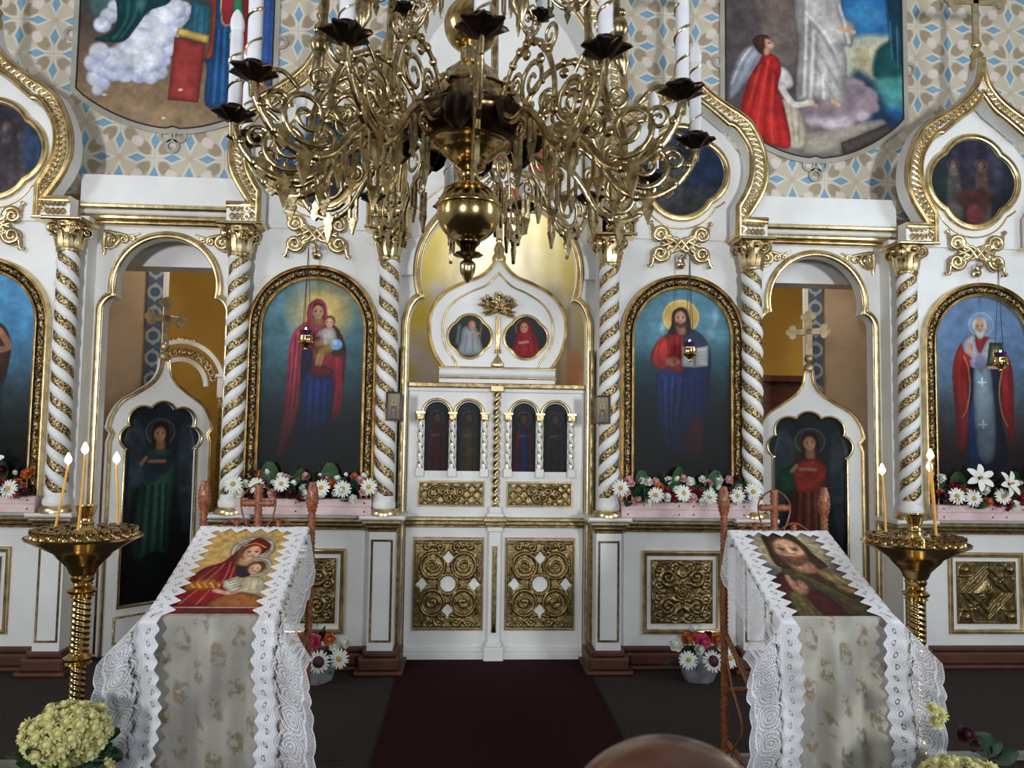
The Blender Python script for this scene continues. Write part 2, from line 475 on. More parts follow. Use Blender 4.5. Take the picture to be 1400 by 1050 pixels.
# ------------------------------------------------------------------ the painter: colours per vertex of a fine sheet
class Painter:
    def __init__(s, u, v, bg):
        s.u, s.v = u, v; s.c = np.tile(np.array(bg, float)/255, (len(u), 1))
    def _mix(s, idx, a, color, alpha):
        a = (np.clip(a, 0, 1)*alpha)[:, None]
        s.c[idx] = s.c[idx]*(1-a)+(np.array(color, float)/255)*a
    def grad(s, stops, axis='v'):
        t = s.v if axis == 'v' else s.u
        xs = [p for p, _ in stops]
        for k in range(3): s.c[:, k] = np.interp(t, xs, [c[k]/255 for _, c in stops])
    def ell(s, cx, cy, rx, ry, color, soft=3, alpha=1, rot=0):
        R = max(rx, ry)+soft
        idx = np.where((abs(s.u-cx) < R) & (abs(s.v-cy) < R))[0]
        du, dv = s.u[idx]-cx, s.v[idx]-cy
        c, n = math.cos(rot), math.sin(rot)
        x, y = (du*c+dv*n)/rx, (-du*n+dv*c)/ry
        d = (np.sqrt(x*x+y*y)-1)*min(rx, ry)
        s._mix(idx, .5-d/soft, color, alpha)
    def ring(s, cx, cy, r, w, color, soft=3, alpha=1):
        idx = np.where((abs(s.u-cx) < r+w+soft) & (abs(s.v-cy) < r+w+soft))[0]
        d = abs(np.hypot(s.u[idx]-cx, s.v[idx]-cy)-r)-w/2
        s._mix(idx, .5-d/soft, color, alpha)
    def poly(s, pts, color, soft=3, alpha=1, sm=True, shade=.42):
        if sm: pts = catmull(pts, 5, True)
        p = np.array(pts, float)
        lo, hi = p.min(0)-soft, p.max(0)+soft
        idx = np.where((s.u > lo[0]) & (s.u < hi[0]) & (s.v > lo[1]) & (s.v < hi[1]))[0]
        if not len(idx): return
        x, y = s.u[idx], s.v[idx]
        d2 = np.full(len(idx), 1e18); ins = np.zeros(len(idx), bool)
        q = np.roll(p, -1, 0)
        for (ax, ay), (bx, by) in zip(p, q):
            ex, ey = bx-ax, by-ay; L = ex*ex+ey*ey+1e-12
            t = np.clip(((x-ax)*ex+(y-ay)*ey)/L, 0, 1)
            d2 = np.minimum(d2, (x-ax-t*ex)**2+(y-ay-t*ey)**2)
            if by != ay:
                cr = ((ay > y) != (by > y)) & (x < ex*(y-ay)/(by-ay)+ax)
                ins ^= cr
        d = np.sqrt(d2); d[ins] *= -1
        s._mix(idx, .5-d/soft, color, alpha)
        if shade and alpha > .9:                    # painted modelling: darker towards the contour
            wd = .10*min(hi-lo); k = shade*np.exp(np.minimum(d, 0)/wd)*np.clip(.5-d/soft, 0, 1)
            s.c[idx] *= (1-k)[:, None]
    def line(s, pts, wd, color, soft=3, alpha=1, sm=True):
        if sm and len(pts) > 2: pts = catmull(pts, 5)
        p = np.array(pts, float); m = wd+soft
        lo, hi = p.min(0)-m, p.max(0)+m
        idx = np.where((s.u > lo[0]) & (s.u < hi[0]) & (s.v > lo[1]) & (s.v < hi[1]))[0]
        if not len(idx): return
        x, y = s.u[idx], s.v[idx]; d2 = np.full(len(idx), 1e18)
        for (ax, ay), (bx, by) in zip(p[:-1], p[1:]):
            ex, ey = bx-ax, by-ay; L = ex*ex+ey*ey+1e-12
            t = np.clip(((x-ax)*ex+(y-ay)*ey)/L, 0, 1)
            d2 = np.minimum(d2, (x-ax-t*ex)**2+(y-ay-t*ey)**2)
        s._mix(idx, .5-(np.sqrt(d2)-wd/2)/soft, color, alpha)
    def folds(s, lines, wd, color, alpha=.5, soft=8):
        for l in lines: s.line(l, wd*.7, color, max(soft, wd*1.4), min(1, alpha*1.35))
    def face(s, x, y, r, skin=(176, 128, 100), turn=0, dark=.6):
        """small face: r half-height"""
        s.ell(x, y, r*.74, r, skin, r*.2)
        s.ell(x-r*.45, y+r*.1, r*.35, r*.8, (90, 56, 44), r*.5, .35*dark)
        s.ell(x+turn*r*.2, y-r*.05, r*.10, r*.34, tuple(min(255, c+34) for c in skin), r*.12, .8)
        for k in (-1, 1):
            ex = x+k*r*.33+turn*r*.15
            s.line([(ex-r*.18, y-r*.24), (ex+r*.18, y-r*.25)], r*.07, (60, 38, 30), r*.08, .8, False)
            s.ell(ex, y-r*.1, r*.14, r*.075, (44, 28, 24), r*.07, .9)
        s.line([(x-r*.12+turn*r*.15, y+r*.24), (x+r*.14+turn*r*.15, y+r*.24)], r*.07, (110, 66, 52), r*.08, .7, False)
        s.line([(x-r*.2+turn*r*.15, y+r*.5), (x+r*.22+turn*r*.15, y+r*.5)], r*.11, (140, 64, 58), r*.1, .85, False)
    def dim(s, stops):
        s.c *= np.interp(s.v, [p for p, _ in stops], [k for _, k in stops])[:, None]
    def mottle(s, size, amt, seed=1):
        rs = np.random.RandomState(seed)
        for o_ in (1, 2.3, 5.1):
            g = rs.rand(64, 64); x, y = s.u/size*o_, s.v/size*o_
            i, j = np.floor(x).astype(int), np.floor(y).astype(int); fx, fy = x-i, y-j; fx = fx*fx*(3-2*fx); fy = fy*fy*(3-2*fy)
            a = g[i % 64, j % 64]*(1-fx)*(1-fy)+g[(i+1) % 64, j % 64]*fx*(1-fy)+g[i % 64, (j+1) % 64]*(1-fx)*fy+g[(i+1) % 64, (j+1) % 64]*fx*fy
            s.c *= (1+amt*(a-.5)/o_**.5)[:, None]
    def finish(s):
        c = np.clip(s.c, 0, 1)
        lin = np.where(c <= .04045, c/12.92, ((c+.055)/1.055)**2.4)
        return np.concatenate([lin, np.ones((len(lin), 1))], 1).astype(np.float32)

def sheet(name, X_, Y_, Z_, colors, m, parent=None, loc=None, closed_u=False, quads=None):
    """grid (rows, cols) arrays -> mesh carrying the attribute 'paint'"""
    R_, C_ = X_.shape
    co = np.stack([X_.ravel(), Y_.ravel(), Z_.ravel()], 1).astype(np.float32)
    i, j = np.meshgrid(np.arange(R_-1), np.arange(C_-1), indexing='ij')
    a = (i*C_+j).ravel()
    f = np.stack([a, a+1, a+C_+1, a+C_], 1).astype(np.int32)
    me = bpy.data.meshes.new(name)
    me.vertices.add(len(co)); me.vertices.foreach_set('co', co.ravel())
    me.loops.add(f.size); me.loops.foreach_set('vertex_index', f.ravel())
    me.polygons.add(len(f)); me.polygons.foreach_set('loop_start', np.arange(0, f.size, 4)); me.polygons.foreach_set('loop_total', np.full(len(f), 4))
    me.update(calc_edges=True)
    me.polygons.foreach_set('use_smooth', [True]*len(f))
    at = me.attributes.new('paint', 'FLOAT_COLOR', 'POINT'); at.data.foreach_set('color', colors.ravel())
    me.materials.append(m); me.validate()
    return link(name, me, parent, loc)

def picture(name, x0, x1, z0, ztop, art, uv, m, parent, y=0, step=.006, thick=True):
    """upright painted sheet: columns x0..x1, each from z0 up to ztop(x); art(Painter) paints in crop pixels, uv=(u0,su,v0,sv)"""
    nx = max(8, int((x1-x0)/step)); top = max(ztop(x0+(x1-x0)*k/20) for k in range(21)); nz = max(8, int((top-z0)/step))
    xs = np.linspace(x0, x1, nx+1); zt = np.array([ztop(x) for x in xs]); t = np.linspace(0, 1, nz+1)[:, None]
    Xg = np.tile(xs, (nz+1, 1)); Zg = z0+t*(zt[None, :]-z0); Yg = np.full_like(Xg, y)
    p = Painter(uv[0]+uv[1]*Xg.ravel(), uv[2]-uv[3]*Zg.ravel(), (40, 40, 40))
    art(p)
    return sheet(name, Xg, Yg, Zg, p.finish(), m, parent)

def medallion(name, bound, art, uv, m, parent, y=0, rings=34):
    """polar painted sheet inside the closed outline bound [(x,z)]"""
    b = np.array(list(bound)+[bound[0]]); c = b[:-1].mean(0); t = np.linspace(.002, 1, rings)[:, None]
    Xg = c[0]+t*(b[None, :, 0]-c[0]); Zg = c[1]+t*(b[None, :, 1]-c[1]); Yg = np.full_like(Xg, y)
    p = Painter(uv[0]+uv[1]*Xg.ravel(), uv[2]-uv[3]*Zg.ravel(), (30, 34, 40))
    art(p)
    return sheet(name, Xg[:, ::-1] if False else Xg, Yg, Zg, p.finish(), m, parent)
# ------------------------------------------------------------------ the paintings (flat print), drawn in crop pixels
def art_mother(p):
    p.grad([(0, (92, 128, 144)), (350, (74, 112, 124)), (620, (50, 78, 88)), (850, (30, 46, 50)), (1100, (20, 26, 28))])
    p.ell(390, 190, 150, 150, (206, 172, 96), 120, .85); p.ell(390, 180, 80, 90, (222, 190, 118), 60, .6)
    p.ell(285, 180, 16, 130, (196, 208, 208), 30, .35)  # pale upright streak: a window reflection painted into the icon's colour
    # mantle
    p.poly([(368, 118), (410, 150), (425, 230), (480, 285), (520, 380), (520, 520), (500, 760), (455, 780), (460, 640), (440, 560), (330, 560), (292, 640), (280, 790), (240, 960), (180, 990), (205, 880), (222, 560), (232, 380), (262, 290), (315, 250), (322, 160)], (136, 40, 54), 8)
    p.poly([(232, 380), (262, 290), (315, 250), (300, 380), (290, 560), (275, 780), (205, 960), (185, 985), (215, 700)], (172, 66, 84), 10, .75)
    p.poly([(470, 400), (500, 480), (505, 740), (455, 770), (475, 600)], (176, 44, 70), 10, .7)
    p.folds([[(262, 320), (250, 560), (240, 760)], [(285, 330), (275, 560), (262, 740)], [(490, 430), (492, 700)], [(240, 420), (228, 640), (205, 900)]], 7, (96, 16, 36), .55)
    p.folds([[(272, 300), (262, 560), (250, 740)], [(248, 360), (238, 620)]], 5, (214, 96, 116), .5)
    # blue robe
    p.poly([(318, 500), (440, 530), (462, 640), (455, 800), (440, 980), (300, 980), (285, 900), (300, 700), (300, 560)], (30, 58, 138), 8)
    p.folds([[(330, 560), (322, 950)], [(362, 560), (358, 960)], [(400, 570), (402, 950)], [(436, 600), (425, 950)]], 9, (14, 26, 76), .6)
    p.folds([[(345, 560), (340, 940)], [(382, 560), (380, 940)], [(418, 590), (415, 940)]], 6, (62, 96, 178), .5)
    p.poly([(300, 820), (450, 820), (460, 1000), (280, 1000)], (20, 22, 40), 160, .6)
    p.poly([(330, 470), (440, 500), (455, 540), (390, 560), (335, 530)], (112, 30, 44), 8)
    p.poly([(298, 390), (345, 400), (350, 470), (325, 540), (295, 560)], (26, 34, 62), 10)
    # dark green-brown sleeve behind child
    p.poly([(430, 300), (480, 290), (522, 400), (500, 430), (450, 420)], (60, 48, 30), 10)
    # veil + face
    p.poly([(370, 118), (412, 150), (420, 240), (395, 290), (360, 300), (325, 260), (318, 180)], (190, 62, 90), 5)
    p.poly([(345, 150), (375, 138), (402, 160), (408, 230), (385, 250), (350, 235)], (120, 30, 50), 5)
    p.poly([(350, 220), (395, 220), (400, 268), (350, 270)], (160, 112, 84), 8)
    p.face(373, 192, 38, (196, 150, 122), .2)
    # child
    p.poly([(405, 280), (450, 275), (470, 310), (445, 350), (375, 335), (365, 310)], (170, 158, 158), 6)
    p.poly([(375, 330), (450, 350), (462, 400), (420, 430), (390, 490), (370, 490), (362, 430), (360, 370)], (150, 116, 66), 6)
    p.poly([(358, 350), (420, 340), (425, 375), (365, 385)], (186, 140, 106), 6)
    p.line([(385, 430), (372, 480)], 16, (170, 122, 90), 6); p.line([(405, 430), (392, 486)], 14, (160, 114, 84), 6)
    p.ell(436, 240, 28, 32, (96, 62, 44), 6); p.face(434, 250, 27, (200, 154, 128), -.2)
    p.ell(472, 370, 31, 31, (112, 158, 206), 5); p.ell(464, 360, 14, 12, (186, 210, 230), 12, .8)
    p.poly([(390, 320), (470, 320), (460, 360), (400, 370)], (178, 170, 172), 8, .6)
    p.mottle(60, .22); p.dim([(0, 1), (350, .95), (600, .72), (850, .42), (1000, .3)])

def art_saviour(p):
    p.grad([(0, (96, 146, 168)), (300, (84, 132, 152)), (480, (44, 76, 88)), (700, (26, 44, 48)), (1100, (18, 22, 24))])
    p.ell(325, 185, 98, 98, (206, 172, 98), 6); p.ring(325, 185, 92, 6, (232, 204, 136), 4); p.ell(325, 185, 80, 80, (190, 158, 88), 50, .6)
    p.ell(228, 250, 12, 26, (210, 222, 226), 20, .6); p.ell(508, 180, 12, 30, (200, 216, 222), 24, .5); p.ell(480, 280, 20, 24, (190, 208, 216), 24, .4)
    # red tunic
    p.poly([(285, 260), (250, 285), (205, 320), (170, 390), (170, 440), (230, 490), (330, 500), (345, 420), (350, 270)], (164, 40, 40), 8)
    p.poly([(205, 325), (240, 300), (262, 400), (235, 480), (175, 440)], (192, 60, 52), 10, .7)
    p.folds([[(225, 320), (205, 380), (215, 460)], [(262, 300), (255, 400), (262, 480)], [(295, 290), (290, 470)], [(322, 290), (318, 470)]], 8, (100, 16, 22), .5)
    # blue mantle
    p.poly([(340, 265), (400, 260), (455, 310), (482, 400), (480, 520), (455, 760), (440, 960), (330, 980), (250, 960), (215, 800), (195, 540), (230, 488), (330, 500), (350, 420)], (34, 50, 112), 8)
    p.poly([(345, 262), (405, 262), (470, 330), (480, 420), (360, 420)], (44, 58, 78), 10, .8)
    p.poly([(205, 500), (330, 505), (335, 560), (300, 760), (260, 920), (220, 800)], (48, 74, 150), 14, .6)
    p.folds([[(225, 540), (235, 800)], [(262, 520), (262, 880)], [(300, 530), (280, 760), (270, 920)], [(340, 520), (320, 760)], [(400, 520), (400, 900)], [(440, 480), (430, 860)], [(330, 560), (260, 760)]], 9, (14, 20, 62), .55)
    p.folds([[(243, 540), (248, 840)], [(282, 520), (272, 820)], [(322, 540), (300, 740)]], 6, (84, 112, 186), .45)
    p.poly([(370, 780), (430, 760), (430, 960), (350, 970)], (120, 30, 34), 20, .8)
    # book and hand
    p.poly([(330, 350), (398, 358), (400, 470), (330, 466)], (176, 182, 178), 4, 1, False); p.poly([(400, 358), (470, 343), (468, 460), (400, 470)], (186, 192, 188), 4, 1, False)
    for k in range(5):
        p.line([(340, 385+k*15), (390, 388+k*15)], 3, (120, 124, 122), 3, .6, False); p.line([(412, 384+k*14), (460, 376+k*14)], 3, (120, 124, 122), 3, .6, False)
    p.poly([(250, 420), (300, 410), (320, 440), (290, 465), (250, 455)], (180, 126, 98), 6, .8)
    # hair, neck, face
    p.poly([(322, 130), (355, 145), (372, 200), (378, 260), (350, 290), (300, 285), (258, 275), (275, 230), (282, 160)], (62, 40, 30), 6)
    p.poly([(300, 230), (345, 230), (350, 280), (310, 285)], (160, 110, 84), 8)
    p.face(322, 192, 40, (194, 148, 120), .15); p.poly([(298, 212), (322, 222), (348, 212), (344, 236), (322, 248), (302, 236)], (74, 46, 34), 6, .85)
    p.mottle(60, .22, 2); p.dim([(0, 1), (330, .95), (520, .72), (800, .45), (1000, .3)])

def art_nicholas(p):
    p.grad([(0, (96, 124, 160)), (300, (96, 126, 164)), (520, (82, 112, 132)), (760, (66, 64, 66)), (900, (54, 40, 38)), (1200, (30, 24, 24))])
    p.ring(302, 190, 66, 4, (188, 200, 212), 4, .8); p.ell(302, 190, 64, 64, (128, 150, 178), 12, .7)
    # cope
    p.poly([(250, 250), (200, 290), (160, 360), (140, 470), (150, 640), (165, 880), (215, 860), (250, 640), (240, 440), (300, 420), (390, 420), (385, 640), (430, 780), (460, 860), (470, 620), (462, 420), (420, 330), (360, 270)], (174, 40, 40), 8)
    p.folds([[(170, 380), (160, 560), (180, 840)], [(200, 330), (188, 560), (205, 720)], [(448, 440), (445, 640), (440, 800)]], 8, (110, 16, 22), .5)
    p.poly([(240, 430), (392, 430), (400, 700), (420, 980), (230, 980), (225, 700)], (28, 34, 66), 8)
    p.poly([(225, 680), (262, 640), (275, 960), (220, 970)], (38, 60, 128), 16, .8)
    p.line([(205, 370), (228, 440), (232, 560), (215, 660), (190, 710)], 7, (206, 140, 70), 4, .9); p.line([(412, 430), (392, 560), (402, 680), (432, 760)], 7, (206, 140, 70), 4, .9)
    p.poly([(258, 430), (345, 430), (362, 900), (270, 920)], (126, 146, 164), 10)
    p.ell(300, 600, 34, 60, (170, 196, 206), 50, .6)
    # omophorion
    p.poly([(200, 290), (262, 250), (290, 350), (340, 270), (400, 290), (350, 320), (330, 430), (245, 430), (250, 380), (212, 350)], (196, 200, 214), 6)
    p.poly([(245, 380), (330, 360), (325, 430), (245, 430)], (150, 152, 196), 10, .7)
    p.poly([(268, 270), (320, 275), (290, 350)], (150, 40, 44), 6)
    for zz in (515, 750):
        p.line([(280, zz), (320, zz)], 10, (210, 220, 226), 4, .9, False); p.line([(300, zz-22), (300, zz+20)], 10, (210, 220, 226), 4, .9, False)
    p.line([(245, 300), (250, 340)], 8, (176, 60, 60), 4, .7)
    # book + hands
    p.poly([(345, 290), (415, 290), (405, 410), (325, 425)], (44, 62, 54), 4, 1, False); p.poly([(358, 305), (405, 305), (396, 398), (342, 405)], (84, 100, 80), 4, 1, False); p.ell(375, 350, 14, 22, (190, 160, 96), 6)
    p.poly([(325, 425), (420, 418), (425, 436), (340, 440)], (196, 160, 130), 5)
    p.line([(240, 300), (236, 345), (250, 370)], 16, (196, 150, 124), 6)
    # head: white hair and beard
    p.ell(294, 195, 38, 44, (196, 192, 182), 6); p.face(294, 202, 36, (196, 150, 118), 0); p.poly([(266, 212), (294, 228), (324, 212), (318, 255), (294, 274), (272, 252)], (206, 206, 204), 6)
    p.ell(294, 168, 26, 16, (200, 160, 128), 8)
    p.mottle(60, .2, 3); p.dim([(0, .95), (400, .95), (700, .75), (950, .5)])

def art_forerunner(p):
    # far bay: only its right edge shows in the photograph
    p.grad([(0, (84, 146, 190)), (300, (74, 138, 184)), (560, (70, 110, 140)), (720, (54, 70, 74)), (850, (34, 44, 38)), (1200, (20, 26, 22))])
    p.ell(330, 170, 80, 80, (196, 182, 130), 14, .8); p.ring(330, 170, 80, 4, (226, 210, 150), 4)
    p.poly([(250, 300), (420, 290), (480, 400), (470, 560), (440, 700), (430, 960), (240, 960), (220, 640), (190, 450)], (74, 46, 38), 10)
    p.poly([(300, 500), (430, 520), (440, 960), (260, 960)], (36, 52, 48), 16)
    p.folds([[(280, 340), (270, 520)], [(380, 330), (400, 520)], [(330, 560), (330, 940)], [(400, 560), (400, 940)]], 9, (28, 20, 20), .5)
    p.poly([(300, 100), (360, 100), (392, 200), (380, 280), (282, 280), (268, 190)], (70, 46, 34), 8); p.face(330, 180, 42, (190, 142, 112), .1); p.poly([(302, 204), (330, 214), (360, 204), (350, 250), (330, 262), (308, 248)], (80, 52, 38), 8)
    p.line([(420, 330), (470, 420), (390, 440)], 34, (150, 106, 80), 8)
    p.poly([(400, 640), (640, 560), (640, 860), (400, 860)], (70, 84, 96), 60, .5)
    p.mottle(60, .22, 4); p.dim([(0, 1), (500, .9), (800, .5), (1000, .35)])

def art_angel(robe, tunic, sash):
    def f(p):
        p.grad([(0, (34, 42, 50)), (300, (28, 36, 42)), (600, (22, 26, 30)), (1100, (14, 15, 18))])
        p.poly([(120, 130), (165, 150), (185, 260), (150, 420), (110, 640), (80, 520), (92, 300)], (52, 60, 68), 20, .8); p.poly([(350, 130), (390, 160), (405, 300), (400, 520), (370, 660), (330, 420), (330, 220)], (50, 58, 66), 20, .8)
        p.line([(120, 140), (98, 240), (90, 400)], 6, (96, 104, 108), 5, .6); p.line([(372, 140), (398, 240), (400, 420)], 6, (96, 104, 108), 5, .6)
        p.ring(247, 180, 62, 5, (112, 108, 92), 4, .8); p.ell(247, 180, 60, 60, (50, 54, 56), 10, .6)
        p.poly([(190, 280), (225, 255), (275, 255), (310, 290), (318, 420), (300, 560), (292, 760), (160, 770), (150, 600), (165, 440), (150, 400)], robe, 10)
        p.poly([(110, 350), (165, 300), (200, 330), (180, 430), (115, 430)], tunic, 10)
        p.poly([(185, 300), (300, 290), (300, 360), (200, 420)], sash, 12, .8)
        p.folds([[(190, 430), (175, 740)], [(222, 430), (215, 750)], [(255, 430), (255, 750)], [(282, 430), (284, 740)]], 9, (14, 22, 24), .6)
        p.folds([[(205, 440), (195, 740)], [(240, 440), (236, 740)], [(270, 440), (272, 740)]], 6, tuple(min(255, int(c*1.5)) for c in robe), .6)
        p.poly([(200, 760), (280, 760), (270, 900), (170, 900)], (20, 40, 30), 16)
        p.poly([(218, 150), (248, 135), (278, 150), (286, 230), (262, 260), (232, 260), (212, 225)], (48, 34, 28), 8)
        p.poly([(234, 215), (264, 215), (268, 262), (230, 262)], (120, 86, 66), 6); p.face(246, 190, 34, (150, 108, 84), .1)
        p.line([(170, 330), (190, 300)], 16, (140, 104, 84), 6); p.line([(205, 318), (270, 318)], 16, (134, 98, 78), 6)
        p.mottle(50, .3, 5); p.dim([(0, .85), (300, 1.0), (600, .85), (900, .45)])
    return f

def art_saint(robe, mantle, dark=1.0):
    def f(p):
        p.grad([(0, (54, 62, 68)), (60, (40, 46, 50)), (140, (30, 33, 34)), (260, (26, 22, 18))])
        p.ring(0, 50, 20, 2, (120, 116, 90), 2, .7)
        p.poly([(-14, 72), (0, 66), (14, 72), (26, 96), (24, 150), (22, 215), (-22, 215), (-26, 150), (-26, 96)], mantle, 3)
        p.poly([(-8, 80), (12, 84), (16, 150), (14, 212), (-12, 212), (-14, 150)], robe, 3)
        p.folds([[(-6, 110), (-8, 205)], [(3, 110), (3, 205)], [(10, 112), (11, 205)]], 2.2, tuple(int(c*.5) for c in robe), .6, 2)
        p.ell(0, 48, 12, 15, (52, 36, 28), 2); p.face(0, 50, 12, (140, 102, 80)); p.line([(-12, 100), (6, 98)], 6, (130, 94, 74), 2)
        p.mottle(14, .3, 6); p.dim([(0, .62), (120, .6), (240, .42)])
    return f

def art_annunciation(left):
    def f(p):
        p.grad([(-60, (44, 52, 54)), (0, (36, 42, 46)), (60, (26, 28, 32))])
        if left:
            p.poly([(-20, -24), (14, -30), (30, 10), (36, 50), (-30, 52), (-26, 10)], (150, 156, 160), 3); p.folds([[(-8, 0), (-14, 44)], [(8, -6), (10, 44)]], 4, (90, 96, 104), .6, 3)
            p.line([(10, 2), (26, -10)], 7, (170, 124, 96), 3); p.line([(-30, -30), (-36, 20)], 9, (120, 126, 130), 6, .7); p.line([(34, -40), (28, 30)], 2, (150, 140, 96), 2)
            p.ell(4, -34, 13, 16, (84, 56, 40), 3); p.face(6, -32, 13, (182, 134, 106), .4)
        else:
            p.ring(-8, -28, 23, 2.5, (150, 120, 76), 2, .8)
            p.poly([(-12, -52), (10, -44), (22, -16), (34, 10), (36, 54), (-36, 54), (-32, 10), (-24, -20)], (146, 30, 36), 3); p.folds([[(-14, 0), (-20, 46)], [(6, 4), (8, 48)], [(22, 0), (26, 46)]], 4, (84, 10, 18), .6, 3)
            p.face(-6, -28, 15, (182, 136, 110), -.2); p.line([(-18, 16), (6, 12)], 8, (172, 124, 98), 3)
    return f

def art_medal(kind):
    rnd = random.Random(kind)
    def f(p):
        p.grad([(-110, (46, 58, 84)), (0, (44, 48, 60)), (110, (26, 28, 36))])
        if kind == 5:
            p.ell(0, -40, 60, 60, (62, 52, 74), 60, .9); p.poly([(-100, 0), (-60, -50), (-40, 60), (-90, 70)], (40, 66, 66), 20, .8)
            for x, c in ((-48, (118, 108, 104)), (22, (128, 96, 82))):
                p.poly([(x-12, -28), (x+12, -28), (x+22, 90), (x-14, 92)], c, 8, .85); p.ell(x, -42, 8, 10, (172, 132, 108), 4); p.ring(x, -42, 14, 2, (170, 150, 110), 3, .7)
            p.poly([(-30, 20), (40, 20), (44, 60), (-30, 60)], (104, 50, 40), 12, .8); p.poly([(-14, 60), (18, 60), (22, 96), (-16, 96)], (160, 62, 66), 6, .9)
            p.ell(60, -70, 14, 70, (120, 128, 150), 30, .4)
        elif kind == 1:
            p.poly([(-110, -110), (110, -110), (110, 120), (-110, 120)], (72, 62, 72), 20, .8)
            for x, h in ((-60, 10), (-20, -20), (24, 0), (56, 20)):
                p.poly([(x-14, -40+h), (x+12, -40+h), (x+18, 90), (x-18, 90)], (112, 96, 104), 10, .7); p.ell(x, -52+h, 9, 11, (160, 130, 120), 5, .8)
            p.poly([(60, -40), (110, -50), (110, 70), (70, 40)], (62, 92, 140), 16, .8)
        elif kind == 4:
            p.ell(60, -30, 70, 70, (38, 62, 104), 60, .9); p.poly([(-70, -60), (-10, -70), (0, 70), (-80, 80)], (104, 110, 112), 24, .8); p.poly([(-40, 60), (60, 30), (90, 80), (-40, 110)], (84, 84, 92), 20, .7)
            p.ell(-30, -40, 12, 16, (150, 122, 104), 6); p.folds([[(-50, -20), (-56, 60)], [(-24, -20), (-22, 60)]], 6, (56, 62, 68), .6)
        else:
            p.ell(-40, -10, 60, 90, (44, 110, 170), 40, .9); p.ell(50, 0, 60, 70, (34, 92, 88), 40, .9); p.poly([(-20, -60), (30, -60), (50, 80), (-30, 90)], (60, 76, 70), 16, .9)
            p.ell(4, -70, 14, 17, (170, 130, 104), 6); p.poly([(-90, 40), (-30, 20), (-20, 90), (-80, 100)], (150, 150, 150), 16, .6); p.folds([[(-6, -40), (-10, 70)], [(20, -40), (26, 70)]], 6, (28, 40, 44), .6)
        p.mottle(22, .5, kind); p.dim([(-110, .72), (110, .6)])
    return f

